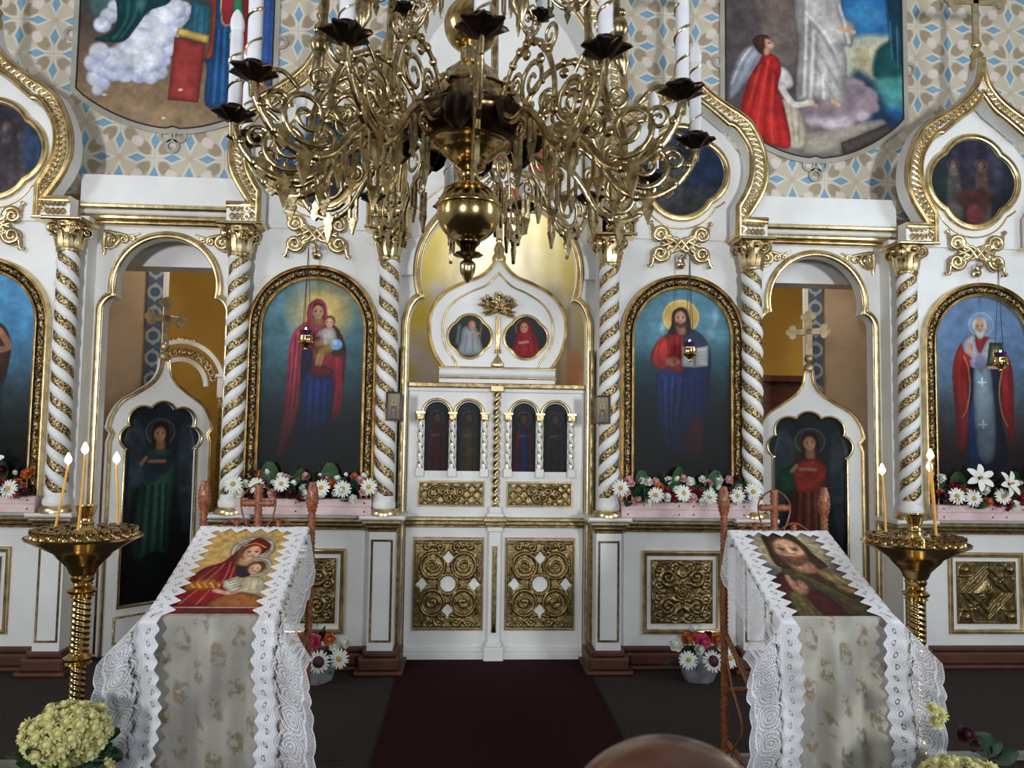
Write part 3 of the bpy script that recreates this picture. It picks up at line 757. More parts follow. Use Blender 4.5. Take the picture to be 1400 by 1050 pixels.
def art_clouds(p):
    """left mural: an angel on clouds beside an altar, robed figures"""
    p.grad([(-400, (60, 76, 92)), (200, (70, 60, 56)), (420, (112, 92, 74)), (600, (132, 108, 84)), (900, (150, 126, 98))])
    p.poly([(90, -200), (330, -200), (300, 100), (90, 120)], (70, 104, 104), 30, .8)
    for x, y, r in ((130, 560, 60), (180, 600, 50), (120, 460, 70), (190, 480, 80), (260, 520, 60), (330, 530, 56), (420, 530, 56), (500, 530, 60), (560, 500, 55), (570, 420, 60), (600, 330, 70), (620, 250, 60), (640, 190, 60), (680, 120, 66), (700, 60, 60), (640, 60, 80), (560, 120, 90), (480, 200, 100), (420, 300, 110), (340, 400, 110), (480, 400, 120), (560, 250, 90), (250, 430, 90), (150, 380, 70), (200, 130, 60), (160, 190, 60), (240, 60, 50), (150, 640, 40)):
        p.ell(x, y, r, r*.92, (168, 172, 198), 12); p.ell(x-r*.12, y-r*.16, r*.78, r*.70, (216, 218, 228), r*.5, .9)
    for x, y, r in ((560, 240, 60), (470, 300, 70), (400, 360, 60), (600, 120, 50), (520, 420, 50), (330, 420, 50), (650, 60, 40), (440, 470, 40)):
        p.ell(x, y, r, r*.8, (224, 226, 232), r, .8)
    for x, y, r in ((180, 560, 50), (330, 520, 40), (430, 540, 40), (130, 440, 50), (590, 420, 30), (560, 500, 30), (260, 500, 40)):
        p.ell(x, y, r, r*.8, (158, 162, 196), r, .6)
    # green robe of the angel
    p.poly([(250, -60), (600, -80), (600, 20), (470, 80), (400, 180), (320, 290), (230, 310), (110, 290), (200, 250), (255, 180), (250, 60)], (24, 74, 78), 8)
    p.folds([[(300, -40), (290, 160), (210, 285)], [(350, -40), (345, 140), (260, 295)], [(420, -40), (400, 120), (310, 270)], [(500, -40), (430, 90)]], 14, (8, 40, 46), .6)
    p.folds([[(325, -40), (318, 150), (235, 285)], [(385, -40), (375, 120), (290, 270)]], 10, (58, 120, 118), .5); p.ell(415, 30, 26, 50, (96, 130, 124), 30, .7)
    # altar with cloths
    p.poly([(650, 250), (860, 290), (850, 460), (830, 700), (620, 690), (640, 420)], (158, 60, 56), 6, 1, False); p.poly([(760, -10), (890, 30), (880, 290), (690, 200), (750, 120)], (50, 104, 124), 6, 1, False)
    p.folds([[(770, 40), (760, 210)], [(810, 50), (800, 230)], [(850, 50), (845, 250)]], 12, (20, 66, 84), .6); p.poly([(670, 185), (885, 235), (880, 290), (662, 240)], (206, 176, 92), 5, 1, False)
    p.poly([(820, -120), (930, -120), (915, 360), (850, 380), (890, 300), (890, 30)], (156, 66, 44), 6)
    # robed figure
    p.poly([(930, -160), (1050, -160), (1080, 200), (1080, 720), (880, 715), (880, 460), (850, 400), (920, 340)], (34, 82, 132), 6)
    p.folds([[(930, 200), (905, 700)], [(970, 180), (960, 700)], [(1010, 180), (1015, 700)], [(1050, 220), (1060, 700)]], 16, (12, 44, 86), .6); p.folds([[(950, 190), (935, 690)], [(990, 180), (990, 690)], [(1032, 190), (1040, 690)]], 9, (76, 126, 172), .5)
    p.poly([(950, -160), (1050, -160), (1040, 120), (1000, 160), (965, 120)], (150, 44, 56), 5); p.line([(955, -100), (965, 110), (1000, 158), (1042, 118), (1050, -100)], 7, (206, 180, 110), 4)
    p.poly([(1050, -100), (1100, -120), (1110, 220), (1070, 380), (1040, 260)], (52, 118, 84), 6)
    p.poly([(1100, -160), (1250, -160), (1260, 380), (1200, 700), (1080, 380), (1110, 100)], (150, 46, 52), 6); p.folds([[(1140, -40), (1150, 360)], [(1190, -40), (1200, 380)]], 14, (92, 18, 28), .6)
    p.poly([(1240, -160), (1500, -160), (1500, 560), (1250, 500)], (58, 92, 160), 8); p.folds([[(1300, -100), (1300, 500)], [(1380, -100), (1380, 500)]], 16, (24, 50, 110), .6)
    # upper unseen part: heads
    for x, c in ((1000, (90, 60, 44)), (1170, (200, 196, 186)), (420, (110, 76, 50))):
        p.ell(x, -240, 56, 66, c, 10); p.face(x, -225, 52, (196, 150, 120))
    p.line([(880, 720), (1100, 745)], 10, (80, 56, 50), 8, .8)
    p.mottle(70, .22, 7)
    for x, y in ((195, 670), (705, 617), (600, 815)): p.ell(x, y, 16, 9, (214, 196, 180), 3)

def art_kneel(p):
    """right mural: a white-robed figure on a cloud, an angel in red kneeling"""
    p.grad([(-400, (70, 66, 66)), (200, (84, 76, 76)), (420, (104, 96, 98)), (640, (112, 102, 100))])
    p.poly([(620, -400), (900, -400), (900, 640), (620, 640)], (40, 100, 158), 20); p.ell(700, 20, 90, 60, (72, 142, 190), 60, .7)
    p.poly([(620, 130), (850, 120), (850, 300), (640, 330)], (214, 200, 164), 30, .8)
    for x in (670, 700, 735): p.poly([(x-14, 170), (x+10, 165), (x+14, 270), (x-16, 270)], (176, 166, 132), 8, .8); p.ell(x-2, 155, 9, 11, (196, 180, 146), 4)
    p.poly([(740, 180), (800, 120), (860, 60), (880, 300), (740, 300)], (26, 82, 84), 20); p.poly([(790, -100), (860, -100), (860, 200), (810, 180)], (24, 62, 84), 20)
    p.folds([[(800, 40), (806, 200)], [(828, 60), (830, 240)]], 5, (110, 160, 160), .5, 4)
    p.poly([(700, 310), (880, 290), (880, 420), (740, 400)], (76, 142, 140), 26, .9); p.poly([(640, 280), (720, 300), (800, 460), (880, 460), (880, 600), (620, 560)], (26, 46, 66), 30, .9)
    p.poly([(130, -400), (420, -400), (420, 420), (130, 520)], (82, 74, 74), 20, .9); p.poly([(240, -200), (370, -200), (420, 200), (300, 200)], (122, 108, 100), 24, .7); p.line([(270, -60), (320, 180)], 24, (94, 84, 80), 20, .6)
    # tomb lid
    p.poly([(430, 540), (760, 470), (780, 490), (600, 580), (590, 640), (430, 640)], (168, 158, 146), 6, 1, False); p.poly([(590, 580), (790, 490), (800, 530), (600, 640)], (92, 80, 78), 6, 1, False)
    # cloud
    for x, y, r in ((480, 460, 50), (540, 470, 56), (600, 460, 60), (660, 430, 60), (690, 380, 56), (640, 350, 60), (560, 420, 60), (720, 420, 30)): p.ell(x, y, r, r*.9, (140, 124, 132), 14)
    for x, y in ((480, 490), (550, 500), (610, 490), (680, 460)): p.ell(x, y, 34, 24, (196, 186, 194), 24, .7)
    # white figure
    p.poly([(420, -300), (580, -300), (600, 0), (650, 60), (640, 160), (600, 150), (620, 220), (605, 370), (600, 410), (520, 400), (440, 400), (410, 380), (425, 150), (410, 20)], (200, 196, 192), 6)
    p.folds([[(445, -100), (440, 150), (428, 380)], [(470, 60), (462, 240), (455, 390)], [(498, 120), (492, 260), (482, 390)], [(440, 20), (500, 90), (560, 190), (605, 300)], [(430, 70), (480, 150), (540, 250), (590, 350)], [(575, -40), (600, 40), (618, 140)], [(545, 260), (548, 330), (545, 390)], [(430, 130), (470, 210), (520, 300), (560, 380)]], 13, (124, 118, 122), .5, 16)
    p.folds([[(457, -60), (452, 160), (442, 380)], [(484, 100), (477, 260), (468, 390)], [(455, 20), (515, 85), (575, 185)], [(590, -20), (612, 60), (628, 140)], [(520, 290), (522, 390)]], 10, (238, 236, 232), .7, 14)
    p.line([(590, 80), (650, 95)], 18, (200, 156, 130), 5); p.line([(460, 400), (490, 425)], 20, (196, 152, 128), 6); p.line([(560, 400), (580, 415)], 20, (196, 152, 128), 6)
    p.ell(500, -380, 60, 76, (90, 60, 44), 8); p.face(500, -370, 62, (200, 156, 128))
    # angel
    p.poly([(140, 400), (150, 300), (200, 190), (260, 170), (270, 240), (200, 340), (165, 390)], (168, 170, 184), 8); p.folds([[(160, 360), (200, 250), (240, 190)], [(175, 370), (225, 280), (262, 200)]], 9, (112, 114, 130), .6); p.folds([[(150, 340), (190, 240), (225, 185)]], 7, (214, 216, 226), .7)
    p.poly([(360, 400), (420, 440), (445, 500), (445, 600), (380, 600), (350, 450)], (196, 184, 166), 8); p.folds([[(390, 440), (400, 590)], [(420, 470), (420, 590)]], 9, (142, 128, 112), .6)
    p.poly([(340, 260), (380, 280), (400, 330), (380, 355), (335, 345)], (206, 200, 196), 6); p.line([(350, 350), (400, 420), (470, 410)], 26, (206, 196, 190), 7)
    p.poly([(285, 205), (335, 220), (350, 280), (335, 350), (360, 430), (385, 600), (300, 600), (225, 570), (185, 470), (215, 330), (262, 240)], (196, 44, 40), 6)
    p.folds([[(280, 240), (240, 400), (215, 540)], [(310, 240), (290, 420), (280, 590)], [(330, 280), (325, 420), (345, 590)]], 14, (128, 16, 22), .55, 10); p.folds([[(265, 260), (222, 420)], [(298, 240), (262, 440), (245, 570)], [(320, 300), (308, 480), (315, 590)]], 9, (226, 92, 78), .5, 10)
    p.poly([(235, 150), (262, 125), (300, 130), (300, 170), (280, 210), (250, 190)], (72, 44, 34), 6); p.poly([(285, 140), (315, 150), (325, 172), (305, 190), (288, 190)], (200, 152, 124), 5); p.ell(302, 158, 5, 3, (50, 34, 30), 3)
    p.poly([(282, 180), (305, 185), (300, 210), (280, 210)], (190, 142, 116), 5)
    p.mottle(45, .25, 8)

def art_theotokos(p):
    """embroidered icon on the grey-draped lectern; coordinates 0..100 across, 0..150 down"""
    p.grad([(0, (196, 160, 92)), (80, (206, 170, 100)), (150, (190, 150, 84))])
    for x, y, r in ((60, 40, 26), (73, 72, 18)):
        p.ell(x, y, r, r*1.15, (166, 158, 136), 1.5)
        for k in range(4): p.ring(x, y, r*(.62+.11*k), 1.2, (96, 90, 78) if k % 2 else (206, 200, 180), 1, .8)
    p.poly([(60, 17), (78, 30), (76, 44), (66, 56), (60, 72), (58, 100), (66, 118), (96, 128), (92, 138), (0, 138), (-8, 128), (4, 100), (14, 76), (34, 62), (44, 40)], (150, 20, 28), 2)
    p.poly([(6, 100), (30, 92), (42, 100), (38, 110), (10, 112)], (176, 96, 32), 2); 
    for k in range(14): p.ell(10+k*2.4, 100+(k % 3)*3.2, 1.2, 1.4, (232, 196, 70), 1)
    p.folds([[(36, 66), (30, 86), (24, 100)], [(42, 64), (44, 86), (42, 112)], [(28, 72), (16, 96)], [(48, 70), (50, 96)], [(20, 112), (10, 134)], [(34, 112), (28, 134)]], 1.1, (216, 160, 140), .8, 1)
    p.folds([[(32, 68), (24, 90)], [(46, 66), (46, 110)], [(38, 66), (38, 104)], [(14, 116), (6, 134)]], 2.4, (92, 4, 14), .6, 2)
    p.poly([(52, 64), (64, 66), (70, 86), (60, 90), (52, 78)], (44, 34, 52), 2); p.poly([(44, 40), (50, 30), (54, 50), (52, 70), (46, 66)], (120, 70, 44), 2)
    p.poly([(50, 56), (64, 58), (62, 70), (52, 68)], (206, 156, 120), 2); p.face(61, 46, 13, (224, 172, 138), .1, .4)
    p.line([(48, 34), (60, 28), (74, 36)], 1.6, (214, 170, 90), 1)
    # child
    p.poly([(66, 90), (84, 90), (92, 104), (88, 118), (70, 120), (64, 108)], (212, 200, 166), 2); p.folds([[(74, 94), (76, 114)], [(82, 96), (84, 112)]], 1.2, (150, 136, 100), .7, 1)
    p.ell(73, 72, 11, 11, (96, 58, 36), 2); p.face(72, 75, 9, (222, 170, 138), .1, .4)
    p.poly([(46, 124), (66, 114), (92, 122), (96, 138), (44, 138)], (160, 96, 48), 2); p.line([(40, 112), (56, 116), (66, 112)], 6, (214, 160, 126), 2)
    p.poly([(44, 96), (58, 88), (68, 108), (58, 116), (46, 106)], (222, 216, 190), 1, 1, False)
    for k in range(4): p.line([(49+k*2.6, 97+k*3.8), (57+k*2.6, 92.5+k*3.8)], 1.0, (40, 38, 36), .8, .8, False)
    p.poly([(-20, 138), (120, 138), (120, 150), (-20, 150)], (124, 20, 30), 1, 1, False); p.poly([(16, 141), (84, 141), (84, 147), (16, 147)], (84, 40, 28), 1, 1, False)
    for y in (138.6, 149): p.line([(-20, y), (120, y)], 1.2, (196, 176, 160), .8, 1, False)
    p.mottle(5, .25, 9)
    for x in (24, 84): p.line([(x-3, 24), (x+3, 23)], 1, (120, 60, 40), 1, .7); p.line([(x, 21), (x, 27)], 1, (120, 60, 40), 1, .7)

def art_christ(p):
    p.grad([(0, (104, 104, 104)), (60, (92, 92, 96)), (150, (74, 70, 66))])
    p.ell(50, 36, 44, 46, (164, 152, 122), 14); p.ell(52, 36, 30, 34, (184, 172, 138), 20, .6)
    p.poly([(34, 70), (60, 66), (84, 76), (104, 100), (112, 160), (-4, 160), (0, 120), (6, 90)], (96, 24, 34), 3)
    p.poly([(64, 70), (88, 78), (104, 100), (100, 116), (80, 100), (66, 84)], (180, 162, 104), 3); p.folds([[(76, 78), (90, 104)], [(86, 82), (98, 106)]], 2, (120, 104, 60), .6, 2)
    p.poly([(26, 66), (40, 68), (66, 92), (96, 118), (108, 160), (78, 160), (60, 132), (40, 100), (24, 84)], (96, 86, 54), 3); p.folds([[(34, 74), (60, 100), (88, 130)], [(40, 92), (66, 124), (84, 156)], [(50, 84), (80, 116), (100, 150)]], 2.4, (52, 46, 30), .6, 2); p.folds([[(38, 78), (64, 104), (92, 134)]], 2, (146, 134, 86), .6, 2)
    p.poly([(14, 116), (30, 112), (40, 150), (12, 152)], (132, 116, 70), 3); p.folds([[(20, 120), (18, 148)], [(28, 118), (32, 148)]], 2, (76, 64, 40), .6, 2)
    p.poly([(34, 118), (52, 110), (66, 150), (42, 152)], (88, 18, 36), 4)
    p.poly([(26, 4), (52, -2), (68, 10), (74, 40), (82, 64), (70, 70), (34, 70), (20, 62), (22, 30)], (74, 50, 38), 3); p.folds([[(24, 20), (26, 60)], [(72, 24), (76, 60)], [(66, 20), (72, 62)]], 2, (40, 26, 20), .7, 2)
    p.poly([(36, 54), (62, 54), (68, 74), (54, 80), (40, 74)], (190, 138, 108), 3); p.face(48, 36, 24, (222, 172, 140), .1, .8); p.poly([(32, 44), (48, 50), (64, 44), (60, 58), (48, 66), (36, 58)], (92, 62, 46), 3, .85); p.line([(42, 50), (54, 50)], 2, (150, 76, 66), 1.5)
    p.poly([(22, 84), (28, 82), (30, 92), (38, 90), (42, 104), (34, 116), (22, 110)], (196, 142, 112), 2); p.line([(25, 84), (24, 98)], 3, (206, 154, 122), 1.5); p.line([(31, 90), (31, 100)], 2, (140, 90, 70), 1)
    p.poly([(76, 98), (94, 104), (104, 116), (96, 118), (78, 108)], (196, 142, 112), 2)
    p.mottle(4, .35, 10); p.dim([(0, 1), (70, 1), (150, .7)])

def art_apse(p):
    """yellow apse painting behind the royal doors; metres"""
    p.grad([(-1.5, (196, 182, 104)), (1.5, (200, 190, 128))], 'u')
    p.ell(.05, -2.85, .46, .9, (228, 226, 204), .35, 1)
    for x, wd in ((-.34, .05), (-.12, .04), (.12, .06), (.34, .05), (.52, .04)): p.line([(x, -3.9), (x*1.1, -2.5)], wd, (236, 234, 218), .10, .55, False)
    for x, z, r in ((-.66, 2.46, .10), (-.72, 2.33, .12), (-.62, 2.24, .10), (-.55, 2.12, .10), (-.62, 2.02, .10), (-.45, 2.72, .12), (-.5, 2.85, .08), (-.38, 2.62, .10)): p.ell(x, -z, r, r*.8, (194, 190, 206), .06, .9)
    p.poly([(.45, -2.9), (.7, -2.8), (.78, -2.4), (.72, -1.9), (.5, -1.9), (.48, -2.4)], (186, 184, 178), .1, .9); p.folds([[(.56, -2.8), (.58, -2.0)], [(.66, -2.7), (.68, -2.0)]], .03, (132, 130, 130), .6, .04)
    p.ell(.52, -2.78, .09, .11, (170, 170, 160), .05, .8)
    p.poly([(.70, -2.35), (.84, -2.1), (.92, -1.5), (.5, -1.5), (.6, -1.95)], (206, 150, 120), .08, .9); p.poly([(.80, -2.9), (1.1, -2.9), (1.1, -2.1), (.9, -2.1)], (206, 186, 40), .06, .9)
    p.ell(-.75, -2.6, .2, .2, (206, 190, 60), .2, .6)

def art_small(p):
    p.grad([(-1, (150, 140, 116)), (1, (120, 108, 86))])
    p.ell(0, -.25, .36, .26, (186, 170, 120), .1); p.poly([(-.5, 1), (-.36, .1), (0, -.05), (.36, .1), (.5, 1)], (116, 110, 108), .1); p.ell(0, -.28, .2, .16, (84, 62, 48), .06); p.face(0, -.24, .16, (176, 136, 106)); p.line([(-.2, .3), (.1, .3)], .14, (170, 130, 100), .06)
# ------------------------------------------------------------------ room shell
def struct(o):
    o['kind'] = 'structure'; return o
fl = struct(empty('floor'))
MB().box(-5, 5, -1.34, 4.2, -.17, 0).build('sanctuary_floor', M['carpet'], fl)
MB().box(-5, 5, -9.4, -1.34, -.25, -.17).build('nave_floor', M['carpet'], fl)
for sgn in (-1, 1):
    MB().box(sgn*1.02, sgn*5, -1.37, -1.33, -.02, .012).build('step_nosing', M['step'], fl)
    MB().box(sgn*1.02, sgn*5, -1.42, -1.345, -.17, -.10).build('step_tread', M['step'], fl)
MB().box(-1.0, 1.0, -2.35, -1.34, -.17, -.002, c=.01).build('ambo', M['carpet'], fl)

def wall_windows(name, axis, at, lo, hi, wins, t=.12, zt=6.2):
    """wall slab with rectangular windows; axis 'x': plane x=at, spans y; axis 'y': plane y=at, spans x. Returns root"""
    r = struct(empty(name)); loop = [(lo, -.25), (hi, -.25), (hi, zt), (lo, zt)]
    holes = [[(a, z0), (a, z1), (b, z1), (b, z0)] for a, b, z0, z1 in wins]
    mb = MB().prism(loop, 0, t, holes)
    if axis == 'x':
        mb.v = [(at+(y if at > 0 else -y), x, z) for x, y, z in mb.v]
    else:
        mb.v = [(x, at+(y if at > 0 else -y), z) for x, y, z in mb.v]
    mb.build('plaster', M['nave'], r, ang=0)
    return r
wall_windows('wall_left', 'x', -5.0, -9.4, .45, [(-4.15, -3.05, 2.1, 4.1), (-7.6, -6.5, 2.1, 4.1)])
wall_windows('wall_right', 'x', 5.0, -9.4, .45, [(-4.15, -3.05, 2.1, 4.1), (-7.6, -6.5, 2.1, 4.1)])
wall_windows('wall_rear', 'y', -9.4, -5, 5, [(-2.9, -2.1, 1.2, 2.8), (2.3, 3.1, 1.2, 2.8)])
MB().box(-5.1, 5.1, -9.5, 4.3, 6.2, 6.3).build('ceiling', M['ceil'])['kind'] = 'structure'
n = 0
for wx, axis, c, z0, z1, hw in ((-5.06, 'x', -3.6, 2.1, 4.1, .55), (-5.06, 'x', -7.05, 2.1, 4.1, .55), (5.06, 'x', -3.6, 2.1, 4.1, .55), (5.06, 'x', -7.05, 2.1, 4.1, .55), (-9.46, 'y', -2.5, 1.2, 2.8, .4), (-9.46, 'y', 2.7, 1.2, 2.8, .4)):
    n += 1
    m = MB()
    for a in (-hw, -.02, hw-.04):
        m.box(a, a+.04, -.03, .03, z0, z1)
    for z in (z0, (z0+z1)/2, z1-.04):
        m.box(-hw, hw, -.025, .025, z, z+.04)
    m.v = [(wx+y, c+x, z) if axis == 'x' else (c+x, wx+y, z) for x, y, z in m.v]
    m.build('window_%d' % n, M['white'])['kind'] = 'structure'

# stencilled wall above and behind the screen
m = MB().prism([(-5, 3.30), (5, 3.30), (5, 6.2), (-5, 6.2)], .45, .6, [])
struct(m.build('wall_back', M['wallpaper'], ang=0))

# altar room behind
ar = struct(empty('wall_altar'))
MB().box(-4.2, 4.2, 3.4, 3.5, -.2, 6.2).build('ochre_wall', M['ochre'], ar, 0)
for s in (-1, 1):
    MB().box(s*4.2, s*4.3, .6, 3.5, -.2, 6.2).build('side_wall', M['ochre'], ar, 0)
    MB().box(s*1.1, s*1.62, .62, 1.1, 0, 4.2).build('inner_pier', M['beige'], ar, 0)
    MB().box(s*2.885, s*4.2, 1.60, 1.65, 0, 4.2).build('outer_pier', M['beige'], ar, 0)
    MB().box(s*1.62, s*2.95, .55, .75, 2.80, 3.6).build('lintel', M['white'], ar, 0)
    o = MB().box(-.065, .065, 0, .02, 0, 3.9).build('ornament_band', M['ornament'], ar, 0, loc=(s*2.955, 1.58, 0))
    MB().box(s*2.865, s*2.89, 1.585, 1.65, 0, 4.0).build('white_edge', M['white'], ar, 0)
MB().box(-4.2, 4.2, .6, 3.5, 4.2, 4.3).build('altar_ceiling', M['ochre'], ar, 0)
picture('apse_painting', -1.5, 1.5, .5, lambda x: 4.1, art_apse, (0, 1, 0, 1), M['mural'], ar, y=1.45, step=.02)

# ------------------------------------------------------------------ icon screen body
scr = struct(empty('wall_front'))
def step_boxes(name, x0, x1, yf, levels, parent, ret=0.0, yb=.3):
    """stacked mouldings: levels (z0,z1,projection,material)"""
    root = None
    for z0, z1, pr, mm in levels:
        o = MB().box(x0-(pr if ret else 0), x1+(pr if ret else 0), yf-pr, yb, z0, z1, c=min(.012, (z1-z0)*.4)).build(name if root is None else 'moulding', M[mm], root or parent, 30)
        root = root or o
    return root
CORN = [(.93, .955, .012, 'relief'), (.955, .985, .03, 'relief'), (.985, 1.014, .048, 'oldgold'), (1.014, 1.04, .065, 'white')]
PLIN = [(0, .03, .075, 'maroon'), (.03, .11, .05, 'maroon'), (.11, .15, .025, 'maroon')]
cols_x = (.765, 1.78, 2.91)
for s in (-1, 1):
    for cx in cols_x:
        x0, x1 = s*cx-.085, s*cx+.085
        p = MB().box(x0, x1, 0, .3, .14, .94).build('pilaster', M['white'], scr, 30)
        MB().sweep([(x0+.012, .205), (x0+.012, .88), (x1-.012, .88), (x1-.012, .205)][::1], ogee(.014, .008, -.014), closed=True).build('inset_frame', M['relief'], p)
        step_boxes('pilaster_cornice', x0, x1, 0, CORN, scr, ret=1)
        step_boxes('pilaster_plinth', x0, x1, 0, PLIN, scr, ret=1)
    for a, b in ((.85, 1.695), (2.995, 4.3)):
        x0, x1 = min(s*a, s*b), max(s*a, s*b)
        MB().box(x0, x1, .12, .3, .14, .94).build('pedestal_panel', M['white'], scr, 30)
        step_boxes('pedestal_cornice', x0, x1, .10, CORN, scr)
        step_boxes('pedestal_plinth', x0, x1, .12, PLIN, scr)
        e0, e1 = (.70, 1.86) if a < 2 else (2.83, 4.3)
        MB().box(s*e0, s*e1, .12, .32, 1.0, 3.05).build('bay_panel', M['white'], scr, 30)
    # deacon's door bay
    c = s*2.345
    hole = trefoil_path(.42, .0, 2.42, .335, 2.595, .345, c)
    loop = [(c-.50, 0), (c-.50, 3.05), (c+.50, 3.05), (c+.50, 0)]
    out = [(c-.50, 0.0)]+[(c-.50, 3.05), (c+.50, 3.05)]+[(c+.50, 0.0)]+list(reversed(hole))
    MB().prism(out, .25, .33).build('door_bay_panel', M['white'], scr, 30)
    MB().sweep(hole, ogee(.05, .028), y=.25).build('door_arch_moulding', M['gold'], scr, 50)
    # beam over the door
    lv = [(3.015, 3.045, .02, 'gold'), (3.045, 3.085, .035, 'gold'), (3.085, 3.115, .05, 'white'), (3.115, 3.155, .065, 'gold')]
    step_boxes('beam_moulding', min(s*1.80, s*2.92), max(s*1.80, s*2.92), .21, lv, scr)
    MB().box(s*1.80, s*2.92, .17, .45, 3.13, 3.36).build('beam_fascia', M['white'], scr, 30)
# central bay
hole = trefoil_path(.645, .0, 2.36, .535, 2.765, .57, 0, 60)
out = [(-.80, 0), (-.80, 5.6), (.80, 5.6), (.80, 0)]+list(reversed(hole))
MB().prism(out, .30, .40).build('central_panel', M['white'], scr, 30)
MB().sweep(hole, ogee(.052, .03), y=.30).build('central_arch_moulding', M['gold'], scr, 50)
ring = [(.67*math.cos(PI*1.02-PI*1.04*i/48), 2.765+.67*math.sin(PI*1.02-PI*1.04*i/48)) for i in range(49)]
MB().sweep(ring, [(.07, 0), (.07, -.07), (-.05, -.07), (-.05, 0)], y=.30).build('central_arch_band', M['white'], scr, 40)
MB().sweep(ring, roll(.014, .012, off=.056), y=.23).build('central_arch_bead', M['gold'], scr, 60)
for s in (-1, 1):
    MB().box(s*.66, s*.685, .16, .30, .15, 2.2).build('jamb_strip', M['relief'], scr, 30)

# ------------------------------------------------------------------ twisted columns
def column_parts(s):
    """mesh data of a column with helix handedness s; base at z=0, capital top at 1.945"""
    out = {}
    b = MB().lathe([(.105, 0), (.105, .02), (.098, .035), (.075, .05)], 28); out['base_ring'] = b.mesh('base_ring', M['gold'])
    b = MB().lathe([(.075, .045), (.082, .06), (.080, .085), (.070, .10), (.068, .13)], 28); out['base'] = b.mesh('base', M['white'])
    z0, z1, pitch = .115, 1.74, .137
    nz, nt = 150, 30
    W, G = MB(), MB()
    vw = []; vg = []
    for i in range(nz+1):
        z = z0+(z1-z0)*i/nz
        for q in range(nt):
            th = 2*PI*q/nt
            f = math.sin(2*s*th+2*PI*z/pitch)
            rw = .058+.017*max(0, f+.15)**.6*.9 if f > -.15 else .057
            vw.append((rw*math.cos(th), rw*math.sin(th), z))
            g = max(0.0, -f-.05)
            vg.append(((.0585+.009*min(1, g*3))*math.cos(th), (.0585+.009*min(1, g*3))*math.sin(th), z))
    fw, fg = [], []
    for i in range(nz):
        for q in range(nt):
            w2 = (q+1) % nt
            th = 2*PI*(q+.5)/nt; z = z0+(z1-z0)*(i+.5)/nz
            f = math.sin(2*s*th+2*PI*z/pitch)
            face = (i*nt+q, i*nt+w2, (i+1)*nt+w2, (i+1)*nt+q)
            if f > -.3: fw.append(face)
            if f < .12: fg.append(face)
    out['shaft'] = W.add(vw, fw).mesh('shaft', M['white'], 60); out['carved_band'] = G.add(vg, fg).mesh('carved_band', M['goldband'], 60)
    c = MB().lathe([(.070, 1.725), (.078, 1.735), (.078, 1.75), (.066, 1.757), (.064, 1.79), (.072, 1.86), (.098, 1.915), (.10, 1.925)], 24)
    out['capital'] = c.mesh('capital', M['goldcarve'])
    lf = MB()
    for k in range(8):                       # acanthus leaves round the bell
        a = 2*PI*k/8+PI/8; ca, sa = math.cos(a), math.sin(a)
        top = 1.85+.03*(k % 2)
        path = [(.066, 1.755), (.076, 1.79), (.084, top-.02), (.100, top), (.108, top-.014)]
        vs = []
        for j, (r, z) in enumerate(path):
            wd = (.026, .030, .026, .018, .006)[j]
            for q in (-1, -.5, 0, .5, 1):
                rr = r+.012*(1-abs(q))
                vs.append((rr*ca-q*wd*sa, rr*sa+q*wd*ca, z))
        lf.add(vs, [(j*5+q, j*5+q+1, (j+1)*5+q+1, (j+1)*5+q) for j in range(4) for q in range(4)])
    out['acanthus'] = lf.mesh('acanthus', M['gold'])
    vol = MB()
    for k in range(4):
        a = PI/4+PI/2*k; ca, sa = math.cos(a), math.sin(a)
        sp = spiral((.105, 1.885), .036, .006, -PI/2, 1.6, 22)
        pts = [(.070, 1.80), (.085, 1.835)]+sp
        vol.tube([(r*ca, r*sa, z) for r, z in pts], [.010]*2+[.0105-.005*i/len(sp) for i in range(len(sp))], 7, flat=((-sa, ca, 0), 1.9))
    for k in range(4):
        a = PI/2*k; vol.ball((.098*math.cos(a), .098*math.sin(a), 1.90), .022, 8, 6)
    out['volutes'] = vol.mesh('volutes', M['gold'])
    out['abacus'] = MB().box(-.13, .13, -.13, .12, 1.925, 1.95, c=.01).mesh('abacus', M['gold'], 30)
    return out
COLS = {s: column_parts(s) for s in (-1, 1)}
names = {(-1, .765): 'left of the royal doors', (1, .765): 'right of the royal doors'}
lab = {(-1, 2.91): 'between the brown-robed saint icon and the green-robed angel door', (-1, 1.78): 'between the green-robed angel door and the Mother and Child icon', (-1, .765): 'between the Mother and Child icon and the central doors',
       (1, .765): 'between the central doors and the open-book icon', (1, 1.78): 'between the open-book icon and the red-tunic angel door', (1, 2.91): 'between the red-tunic angel door and the bishop icon'}
for s in (-1, 1):
    for cx in cols_x:
        hand = {(-1, .765): 1, (-1, 1.78): -1, (-1, 2.91): 1, (1, .765): -1, (1, 1.78): 1, (1, 2.91): -1}[(s, cx)]
        r = empty('twisted_column', (s*cx, .035, 1.04)); tag(r, 'twisted white and gold column ' + lab[(s, cx)], 'column', 'twisted columns of the icon screen')
        cap = link('capital', COLS[hand]['capital'], r); bs_ = link('base', COLS[hand]['base'], r)
        for k in ('shaft', 'carved_band'): link(k, COLS[hand][k], r)
        for k in ('acanthus', 'volutes', 'abacus'): link(k, COLS[hand][k], cap)
        link('base_ring', COLS[hand]['base_ring'], bs_)

